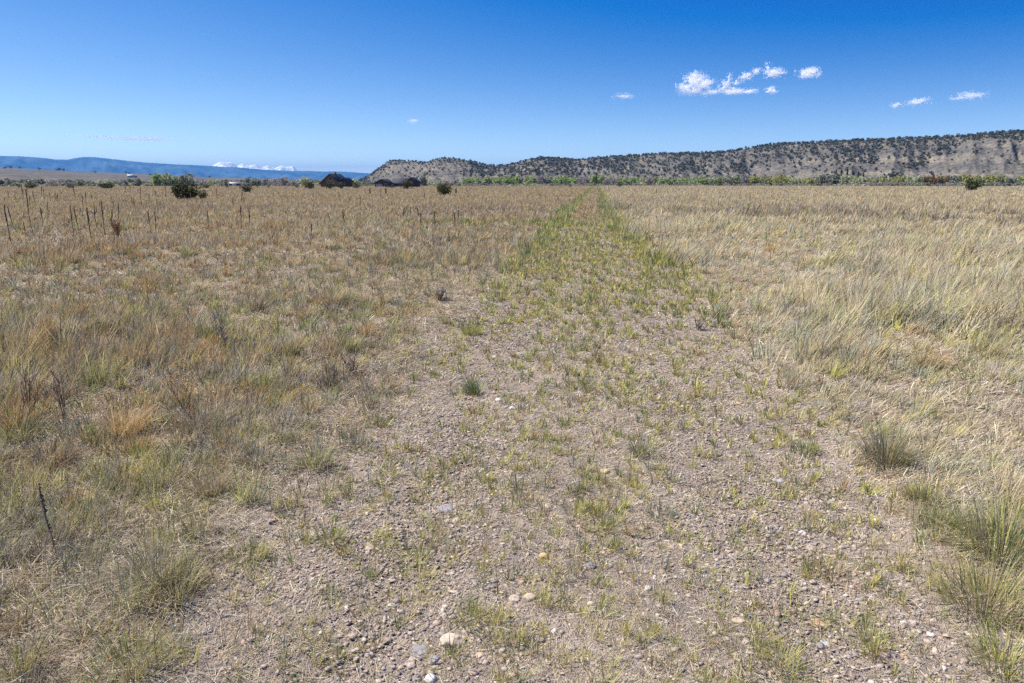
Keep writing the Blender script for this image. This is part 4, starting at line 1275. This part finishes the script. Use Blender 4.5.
# ------------------------------------------------------------------ trees on the ridge
def hill_tree_mesh(seed, nleaf=46, conif=False):
    rs = np.random.default_rng(seed)
    lobes = [(rs.normal(0, .12), rs.normal(0, .12), rs.uniform(.25, .75), rs.uniform(.22, .36), rs.uniform(.22, .36), rs.uniform(.2, .32)) for _ in range(4)]
    pos, k = crown_pts(nleaf, lobes)
    if conif:
        pos[:, :2] *= (1.15 - pos[:, 2:3])
    pos[:, 2] = np.clip(pos[:, 2], .05, 1.1)
    cols_ = np.stack([(.100, .108, .066), (.120, .122, .074), (.082, .092, .060), (.108, .104, .070)])
    col = cols_[rs.integers(0, 4, 4)][k] * (1 + RNG.normal(0, .2, nleaf))[:, None]
    V_, Q_, C_ = leaf_cloud(nleaf, pos, .19, col)
    # a short trunk wedge
    tr_ = np.array([(-.04, 0, -.08), (.04, 0, -.08), (.02, 0, .4), (-.02, 0, .4), (0, -.04, -.08), (0, .04, -.08), (0, .02, .4), (0, -.02, .4)])
    V_ = np.concatenate([V_, tr_]); nq = len(Q_) * 4
    Q_ = np.concatenate([Q_, [[nq, nq + 1, nq + 2, nq + 3], [nq + 4, nq + 5, nq + 6, nq + 7]]])
    C_ = np.concatenate([C_, np.tile((.07, .05, .04), (8, 1))])
    return V_, Q_, np.clip(C_, .01, .3)


variants = [hill_tree_mesh(700 + k) for k in range(8)]
vmesh = [raw_mesh('juniper_tree', *vv[:2], cols=vv[2], mat=MAT_NEEDLE) for vv in variants]


def ridge_pt(ui, tj):
    i = int(ui); f = ui - i; j = int(tj); g_ = tj - j
    A = GV[i, j] * (1 - g_) + GV[i, j + 1] * g_; B = GV[i + 1, j] * (1 - g_) + GV[i + 1, j + 1] * g_
    return A * (1 - f) + B * f


spots = []
tries = 0
while len(spots) < 5600 and tries < 160000:
    tries += 1
    ui = random.uniform(3, NU - 2.01); u = us[int(ui)]
    if u > 1120 and random.random() < .6: continue
    if random.random() < .13:
        tj = NT - 1 - abs(random.gauss(0, 1.2)) if random.random() < .8 else NT - 1 + random.uniform(0, 2)
        dens = 0.75
    else:
        tj = random.uniform(4, NT + 1); t_ = tj / (NT - 1)
        cl = float(fbm(np.array([u / 20.0]), np.array([t_ * 3.0]), 67, 3)[0])
        dens = (0.5 + 0.5 * float(ss(.35, .6, cl))) * (0.14 + 0.88 * float(ss(0.15, 0.5, t_)))
        if u > 745: dens *= 0.35 + 0.65 * float(ss(.35, .62, t_))
        # bare tongue of the slope on the right
        bx = (u - 930) / 110.0
        if u > 870 and t_ < 0.80 - 0.25 * bx * (bx < 0) - 0.05 and u > 895 + 0.6 * (t_ - .3) * 110: dens *= 0.16
        # wooded draw
        dr = abs(u - (872 + 95 * t_)) / 16.0
        dens = max(dens, 0.9 * max(0, 1 - dr) * (t_ > .15))
        if u < 470: dens *= 0.55
    if random.random() > dens: continue
    tj = min(max(tj, 0), NT + 2.9)
    p = ridge_pt(ui, tj)
    s_ = (2.2 + 3.6 * random.random() ** 1.7) * (0.8 if u < 470 else 1.0)
    spots.append((s_ / math.hypot(p[0], p[1]) * (1.0 if u < 1040 else .2), p, s_, random.uniform(1.0, 1.5)))
spots.sort(key=lambda q: -q[0])
for k, (_, p, s_, wd) in enumerate(spots[:300]):
    o = link('juniper_tree', vmesh[k % 8])
    o.location = (p[0], p[1], p[2] - .1 * s_); o.scale = (s_ * wd, s_ * wd, s_); o.rotation_euler = (0, 0, random.uniform(0, 6.28))
    tag(o, 'dark juniper tree growing on the rocky ridge', 'tree', 'dark junipers dotted over the ridge')


def merged(name, items, vars_, mat):
    Vs = []; Qs = []; Cs = []; n0 = 0
    for k, (p, sx, sz, rz, vi, tint) in enumerate(items):
        V_, Q_, C_ = vars_[vi]
        c_, s_ = math.cos(rz), math.sin(rz)
        W_ = np.stack([(V_[:, 0] * c_ - V_[:, 1] * s_) * sx + p[0], (V_[:, 0] * s_ + V_[:, 1] * c_) * sx + p[1], V_[:, 2] * sz + p[2]], 1)
        Vs.append(W_); Qs.append(Q_ + n0); Cs.append(C_ * tint); n0 += len(V_)
    return link(name, raw_mesh(name, np.concatenate(Vs), np.concatenate(Qs), cols=np.clip(np.concatenate(Cs), .01, .6), mat=mat))


items = [((p[0], p[1], p[2] - .1 * s_), s_ * wd, s_, random.uniform(0, 6.28), random.randrange(8), random.uniform(.85, 1.2)) for _, p, s_, wd in spots[300:]]
o = merged('ridge_trees', items, variants, MAT_NEEDLE)
tag(o, 'countless smaller dark junipers spread over the rocky ridge', 'trees', kind='stuff')

# low scrub over the bare slopes
tiny = [hill_tree_mesh(760 + k, 9) for k in range(6)]
items = []
for k in range(6500):
    ui = random.uniform(1, NU - 2.01); u = us[int(ui)]
    if u > 1100 and random.random() < .7: continue
    p = ridge_pt(ui, random.uniform(3, NT - 1.01)); s_ = random.uniform(.9, 2.3)
    items.append(((p[0], p[1], p[2] - .1), s_ * 1.5, s_ * .9, random.uniform(0, 6.28), random.randrange(6), random.uniform(1.0, 1.9)))
o = merged('hill_scrub', items, tiny, MAT_NEEDLE)
tag(o, 'low grey green scrub over the slopes of the ridge', 'scrub', kind='stuff')

# dark tree clumps on the bench
for k, (px, t_, s_) in enumerate(((59, .97, 9), (64, .97, 7), (10, .97, 8), (20, .98, 6), (40, .97, 6), (126, .96, 6), (129, .95, 5), (95, .9, 5), (5, .9, 6), (210, .9, 6), (250, .9, 6), (150, .85, 5))):
    p = bench_point(px, t_)
    o = link('bench_tree', vmesh[k % 8]); o.location = tuple(p); o.scale = (s_ * 2.4, s_ * 2.4, s_ * 1.5)
    tag(o, 'dark tree clump on the brown bench below the blue mountains', 'tree', 'dark trees on the far bench')

# ------------------------------------------------------------------ riverside trees between meadow and ridge
TG = {'green': [(.32, .40, .15), (.30, .375, .125), (.35, .41, .18)], 'pale': [(.42, .45, .25), (.40, .43, .22), (.43, .44, .28)], 'bare': [(.32, .29, .26), (.29, .26, .235), (.35, .315, .28)],
      'yellow': [(.38, .375, .13), (.34, .36, .12), (.40, .365, .15)], 'sage': [(.25, .26, .175), (.23, .245, .16), (.27, .27, .19)], 'orange': [(.30, .19, .09), (.26, .17, .08), (.28, .20, .10)], 'dark': [(.07, .085, .045), (.085, .095, .05), (.06, .075, .04)]}


def river_tree_data(kind, seed, nleaf=150, conif=False, lsize=.05):
    rs = np.random.default_rng(seed)
    lobes = []
    for k in range(7):
        a = rs.uniform(0, 6.28); rr = rs.uniform(.05, .26)
        lobes.append((rr * math.cos(a), rr * math.sin(a), rs.uniform(.35, .85), rs.uniform(.12, .2), rs.uniform(.12, .2), rs.uniform(.12, .2)))
    lobes.append((0, 0, .5, .2, .2, .4))
    pos, k = crown_pts(nleaf, lobes)
    if conif:
        z = RNG.uniform(.06, 1, nleaf); a = RNG.uniform(0, 6.28, nleaf); rr = (1.03 - z) * .27 * RNG.uniform(.4, 1.1, nleaf)
        pos = np.stack([rr * np.cos(a), rr * np.sin(a), z], 1); k = (z * 7.9).astype(int)
    pos[:, 2] = np.clip(pos[:, 2], .03, 1.05)
    cc = np.array(TG[kind])[rs.integers(0, 3, len(lobes))][k] * (1 + RNG.normal(0, .13, nleaf))[:, None]
    V_, Q_, C_ = leaf_cloud(nleaf, pos, lsize, cc)
    return V_, Q_, np.clip(C_, .01, .6)


def trunk_mb():
    b = MB(); b.tube([(0, 0, -.1), (.01, 0, .25), (-.01, .01, .6)], [.028, .022, .008], 6)
    b.tube([(.01, 0, .2), (.12, .02, .45)], [.014, .005], 5); b.tube([(.01, 0, .28), (-.10, -.06, .55)], [.012, .005], 5)
    return b


trunk_me = raw_mesh('trunk', np.array(trunk_mb().V), trunk_mb().Q, trunk_mb().T, mat=MAT_BARK)
RT = {}
for kind in TG:
    RT[kind] = []
    for v_ in range(4):
        V_, Q_, C_ = river_tree_data(kind, 900 + 10 * list(TG).index(kind) + v_, 420 if kind != 'bare' else 300, conif=(kind == 'dark'), lsize=.075 if kind != 'bare' else .06)
        RT[kind].append((raw_mesh('crown', V_, Q_, cols=C_, mat=MAT_LEAF if kind != 'dark' else MAT_NEEDLE), (V_, Q_, C_)))

RL = {'green': 'fresh green cottonwood in the tree belt below the ridge', 'pale': 'pale green budding willow in the tree belt below the ridge', 'bare': 'grey leafless tree in the tree belt below the ridge', 'yellow': 'yellow green willow in the tree belt below the ridge', 'sage': 'dull grey green tree in the belt below the bench', 'orange': 'orange twigged bush in the tree belt below the ridge', 'dark': 'dark pointed conifer standing in the tree belt'}


def river_tree(kind, px, D, hpx, wpx, label=None, group='belt'):
    p = at_dist(px, 186, D); d = float(p @ FH)
    h_ = hpx * d / FPX; w_ = wpx * d / FPX
    z = float(H(p[0], p[1]))
    name = {'dark': 'conifer', 'bare': 'bare_tree', 'orange': 'bush'}.get(kind, 'river_tree')
    r = empty(name, (p[0], p[1], z), random.uniform(0, 6.28))
    c = link('crown', random.choice(RT[kind])[0], r); c.scale = (w_ / .62, w_ / .62, h_ * (1.16 if kind != 'dark' else 1.03))
    t_ = link('trunk', trunk_me, r); t_.scale = (h_, h_, h_)
    tag(r, label or RL[kind], 'bush' if kind == 'orange' else 'tree', group if label is None else None)
    if group == 'belt' and label is None: r['group'] = RL[kind].replace('tree in', 'trees in').replace('willow in', 'willows in').replace('cottonwood in', 'cottonwoods in')
    return r


def top_to_h(px, ytop, D):
    p = at_dist(px, ytop, D); q = at_dist(px, 186, D); z = float(H(q[0], q[1]))
    return (p[2] - z) * FPX / float(q @ FH)


# belt right of the houses
cnt = 0
for px in np.arange(464, 1075, 2.9):
    px = px + random.gauss(0, 1.5)
    nz = float(fbm(np.array([px / 26]), np.array([1.0]), 301, 3)[0]); nz2 = float(fbm(np.array([px / 9]), np.array([5.0]), 302, 2)[0])
    if px < 745:
        kind = 'green' if nz2 > .46 else ('pale' if nz2 > .36 else 'bare')
        ytop = 177.2 + 2.0 * (nz - .5) * 2 + random.uniform(-.4, 1.6)
    else:
        kind = 'yellow' if nz2 > .52 else ('pale' if nz2 > .40 else 'sage')
        ytop = 176.6 + 2.5 * (nz - .5) * 2 + random.uniform(-.6, 1.6)
        if 790 < px < 815: ytop += 1
        if px > 885: ytop += .4
    D = random.uniform(470, 540)
    river_tree(kind, px, D, top_to_h(px, ytop, D), random.uniform(7.5, 11))
    cnt += 1
for px, yt in ((926, 176.8), (932, 177.2), (938, 177.5), (944, 177.6)):
    river_tree('orange', px, 462, top_to_h(px, yt, 462), 7.5)
# dark conifers
for k, (px, yt, wp, lab) in enumerate(((835, 171.0, 5, 'slim dark conifer, leftmost of the tall group'), (840, 170.2, 5, 'second tall conifer from the left of the group'), (846, 169.6, 6, 'tallest dark conifer in the tree belt'), (851.5, 171.2, 6, 'broad conifer just right of the tallest one'), (857, 172.0, 5.5, 'fifth conifer, second from the right of the tall group'), (862, 173.5, 5.5, 'shortest dark conifer at the right end of the tall group'))):
    river_tree('dark', px, 560, top_to_h(px, yt, 560), wp, lab)
for px, yt, wp, lab in ((719, 176, 11, 'broad dark evergreen at the front of the tree belt'), (733, 177, 9, 'second dark evergreen right of the broad one'), (749.5, 179, 6, 'small dark evergreen standing right of the two broad ones')):
    D = 455; p = at_dist(px, 186, D); d = float(p @ FH); r = empty('evergreen_tree', (p[0], p[1], float(H(p[0], p[1]))))
    juniper_parts(wp * d / FPX, top_to_h(px, yt, D) * d / FPX, int(px), r, 500, .38); tag(r, lab, 'tree')
# left side: pale cottonwoods and grey green growth
for px, yt, wp, kind, lab in ((157, 174.0, 12, 'green', 'broad pale green cottonwood, largest of the left trees'), (168, 174.5, 12, 'pale', 'rounded light green cottonwood overlapping the largest one'), (175, 177, 8, 'green', 'small green tree right of the two cottonwoods'), (186, 175.6, 13, 'sage', 'hazy grey green tree behind the largest juniper'), (305, 178.5, 12, 'pale', 'pale green tree left of the dark log house'), (352, 180, 10, 'pale', 'light green tree between log house and cabin'), (424, 177.5, 10, 'sage', 'grey green tree right of the slate roofed house'), (283, 177.6, 10, 'bare', 'pinkish bare tree left of the log house')):
    D = 440; river_tree(kind, px, D, top_to_h(px, yt, D), wp, lab)
for px in np.arange(-40, 455, 4.4):
    px = px + random.gauss(0, 1.5)
    nz2 = float(fbm(np.array([px / 13]), np.array([9.0]), 303, 2)[0])
    kind = 'sage' if nz2 > .45 else ('bare' if nz2 > .33 else 'pale')
    yt = np.interp(px, [-40, 60, 150, 250, 330, 455], [180, 180.5, 180, 179.5, 181, 181.5]) + random.uniform(-1.0, 1.4)
    D = random.uniform(500, 640)
    river_tree(kind, px, D, top_to_h(px, yt, D), random.uniform(7, 12), ({'sage': 'dull grey green tree in the belt below the bench', 'bare': 'leafless grey brown tree in the belt below the bench', 'pale': 'light green tree in the belt below the bench'}[kind]), group=None)
for o in list(COL.objects):
    if o.parent is None and 'label' in o and str(o['label']).endswith('belt below the bench'):
        o['group'] = 'trees in the belt below the bench: ' + str(o['label']).split(' tree')[0]

# low bare brush in front of the belt: nobody could count it
items = []
allv = [RT[k_][v_][1] for k_ in ('bare', 'sage', 'pale') for v_ in range(4)]
for k in range(1500):
    if k < 950: px = random.uniform(470, 1085)
    else: px = random.uniform(-50, 470)
    D = random.uniform(452, 480) if px > 460 else random.uniform(455, 700)
    if px < 830 and px > 460 and random.random() < .45: continue
    yt = 183.2 + random.uniform(-1.0, 1.5) - (1.2 if px > 860 else 0) + (0 if px > 460 else -.6)
    p = at_dist(px, 186, D); z = float(H(p[0], p[1])); h_ = max(.8, at_dist(px, yt, D)[2] - z); w_ = random.uniform(3.5, 7) / .62
    vi = random.choice((0, 1, 2, 3, 0, 1, 2, 3, 4, 5, 6, 7, 8, 9)) if px > 460 else random.choice((4, 5, 6, 7, 4, 5, 6, 7, 0, 1, 8))
    items.append(((p[0], p[1], z), w_, h_, random.uniform(0, 6.28), vi, random.uniform(.8, 1.1)))
o = merged('brush_thicket', items, allv, MAT_LEAF)
tag(o, 'low grey leafless brush thicket along the meadow edge', 'brush', kind='stuff')

# ------------------------------------------------------------------ clouds : swarms of tiny white flecks, high and far
m_, nt_, n, l = new_mat('cloud_vapour')
df = N(n, 'ShaderNodeBsdfDiffuse'); df.inputs['Color'].default_value = (.95, .96, .98, 1)
tr = N(n, 'ShaderNodeBsdfTranslucent'); tr.inputs['Color'].default_value = (.95, .96, .98, 1)
mx = N(n, 'ShaderNodeMixShader'); mx.inputs[0].default_value = .3
tp = N(n, 'ShaderNodeBsdfTransparent'); mt = N(n, 'ShaderNodeMixShader'); mt.inputs[0].default_value = .30
l.new(tp.outputs[0], mt.inputs[1]); l.new(mx.outputs[0], mt.inputs[2])
out = N(n, 'ShaderNodeOutputMaterial'); l.new(df.outputs[0], mx.inputs[1]); l.new(tr.outputs[0], mx.inputs[2]); l.new(mt.outputs[0], out.inputs[0])
MAT_CLOUD = m_


def cloud(puffs, label, alt=1050.0):
    """puffs: (px, py, w, h, flecks)"""
    Vs = []; c0 = None
    for px, py, w_, h_, nfl in puffs:
        nfl = int(nfl * 3.4)
        D = alt * 700.0 / (Y0 - py)
        c = at_dist(px, py, D)
        if c0 is None: c0 = c
        S = D / 700.0
        d0 = np.array([c[0], c[1], 0]) / D; rt = np.array([d0[1], -d0[0], 0])
        g3 = np.clip(RNG.normal(0, 1, (nfl * 4, 3)) * .40, -1.0, 1.0)
        sel = fbm(g3[:, 0] * 2.6 + px, g3[:, 2] * 2.6 + py, int(px), 3)
        g3 = g3[RNG.uniform(0, 1, len(g3)) < ss(.30, .66, sel)][:nfl]
        pos = c[None] + rt[None] * (g3[:, :1] * w_ * S * .5) + d0[None] * (g3[:, 1:2] * w_ * S * .35) + np.array([[0, 0, 1.]]) * (g3[:, 2:3] * h_ * S * .5)
        k = len(pos); nn = np.array([-.18, -.75, .62]) + RNG.normal(0, .2, (k, 3)); nn /= np.linalg.norm(nn, axis=1)[:, None]
        a = np.cross(nn, RNG.normal(0, 1, (k, 3))); a /= np.linalg.norm(a, axis=1)[:, None]; b_ = np.cross(nn, a)
        s_ = (S * .6 * RNG.uniform(.5, 1.2, k))[:, None]
        Vs.append(np.stack([pos - a * s_, pos + a * s_ * .5 + b_ * s_ * .86, pos + a * s_ * .5 - b_ * s_ * .86], 1).reshape(-1, 3))
    V_ = np.concatenate(Vs) - c0
    o = link('cloud', raw_mesh('cloud', V_, None, np.arange(len(V_)).reshape(-1, 3), mat=MAT_CLOUD))
    o.location = tuple(c0)
    tag(o, label, 'cloud')


cloud([(692, 84, 30, 20, 1500), (703, 86, 24, 18, 900), (695, 78, 16, 14, 400), (713, 92, 16, 5, 150)], 'biggest ragged white cloud puff, left end of the cloud row')
cloud([(724, 86, 12, 12, 260), (729, 80, 7, 13, 130), (733, 91, 24, 6, 520), (748, 91, 18, 5, 220), (746, 77, 13, 9, 360), (757, 71, 11, 6, 130), (768, 68, 8, 10, 120), (775, 73, 20, 9, 560), (736, 82, 10, 6, 80)], 'wispy white cloud trailing up to the right from the biggest puff')
cloud([(809, 73, 24, 10, 620), (812, 71, 12, 8, 160)], 'small bright oval cloud at the right end of the cloud row')
cloud([(771, 90.5, 13, 7, 240)], 'tiny round white cloud below the wispy one')
cloud([(623, 96, 22, 6, 130)], 'faint small cloud left of the cloud row')
cloud([(896, 105.5, 11, 5, 90)], 'smallest faint cloud left of the two on the far right', 1020)
cloud([(918, 101.5, 20, 7, 240)], 'small white cloud second from the right', 1020)
cloud([(970, 96, 26, 8, 240), (960, 98, 16, 4, 50)], 'thin white cloud furthest right', 1020)
cloud([(413, 121, 11, 5, 110)], 'tiny lone cloud above the dark houses', 1000)
cloud([(135, 138.3, 70, 4, 900), (105, 136.5, 60, 3, 340), (150, 139.5, 36, 3, 320)], 'long thin streak of cloud above the blue mountains', 800)

# ------------------------------------------------------------------ haze: one box of even air
b = MB(); b.box(-25500, 25500, -25500, 25500, -11, 610)
m_, nt_, n, l = new_mat('pale_air')
pv = N(n, 'ShaderNodeVolumePrincipled'); pv.inputs['Density'].default_value = 6.0e-5
pv.inputs['Color'].default_value = (0.13, 0.45, 1.0, 1)
out = N(n, 'ShaderNodeOutputMaterial'); l.new(pv.outputs[0], out.inputs['Volume'])
o = b.build('haze', m_); tag(o, 'thin blue air haze over the far mountains', 'haze', kind='stuff')

# ------------------------------------------------------------------ render settings
sc.view_settings.view_transform = 'Standard'
sc.view_settings.look = 'None'
sc.view_settings.exposure = 0.72
sc.view_settings.gamma = 1.0
sc.render.engine = 'CYCLES'
cy = sc.cycles
cy.max_bounces = 6; cy.diffuse_bounces = 3; cy.glossy_bounces = 2; cy.transmission_bounces = 3; cy.volume_bounces = 0; cy.transparent_max_bounces = 24
cy.use_adaptive_sampling = True; cy.adaptive_threshold = 0.01
cy.use_denoising = False
cy.caustics_reflective = False; cy.caustics_refractive = False
cy.sample_clamp_indirect = 6
sc.render.film_transparent = False
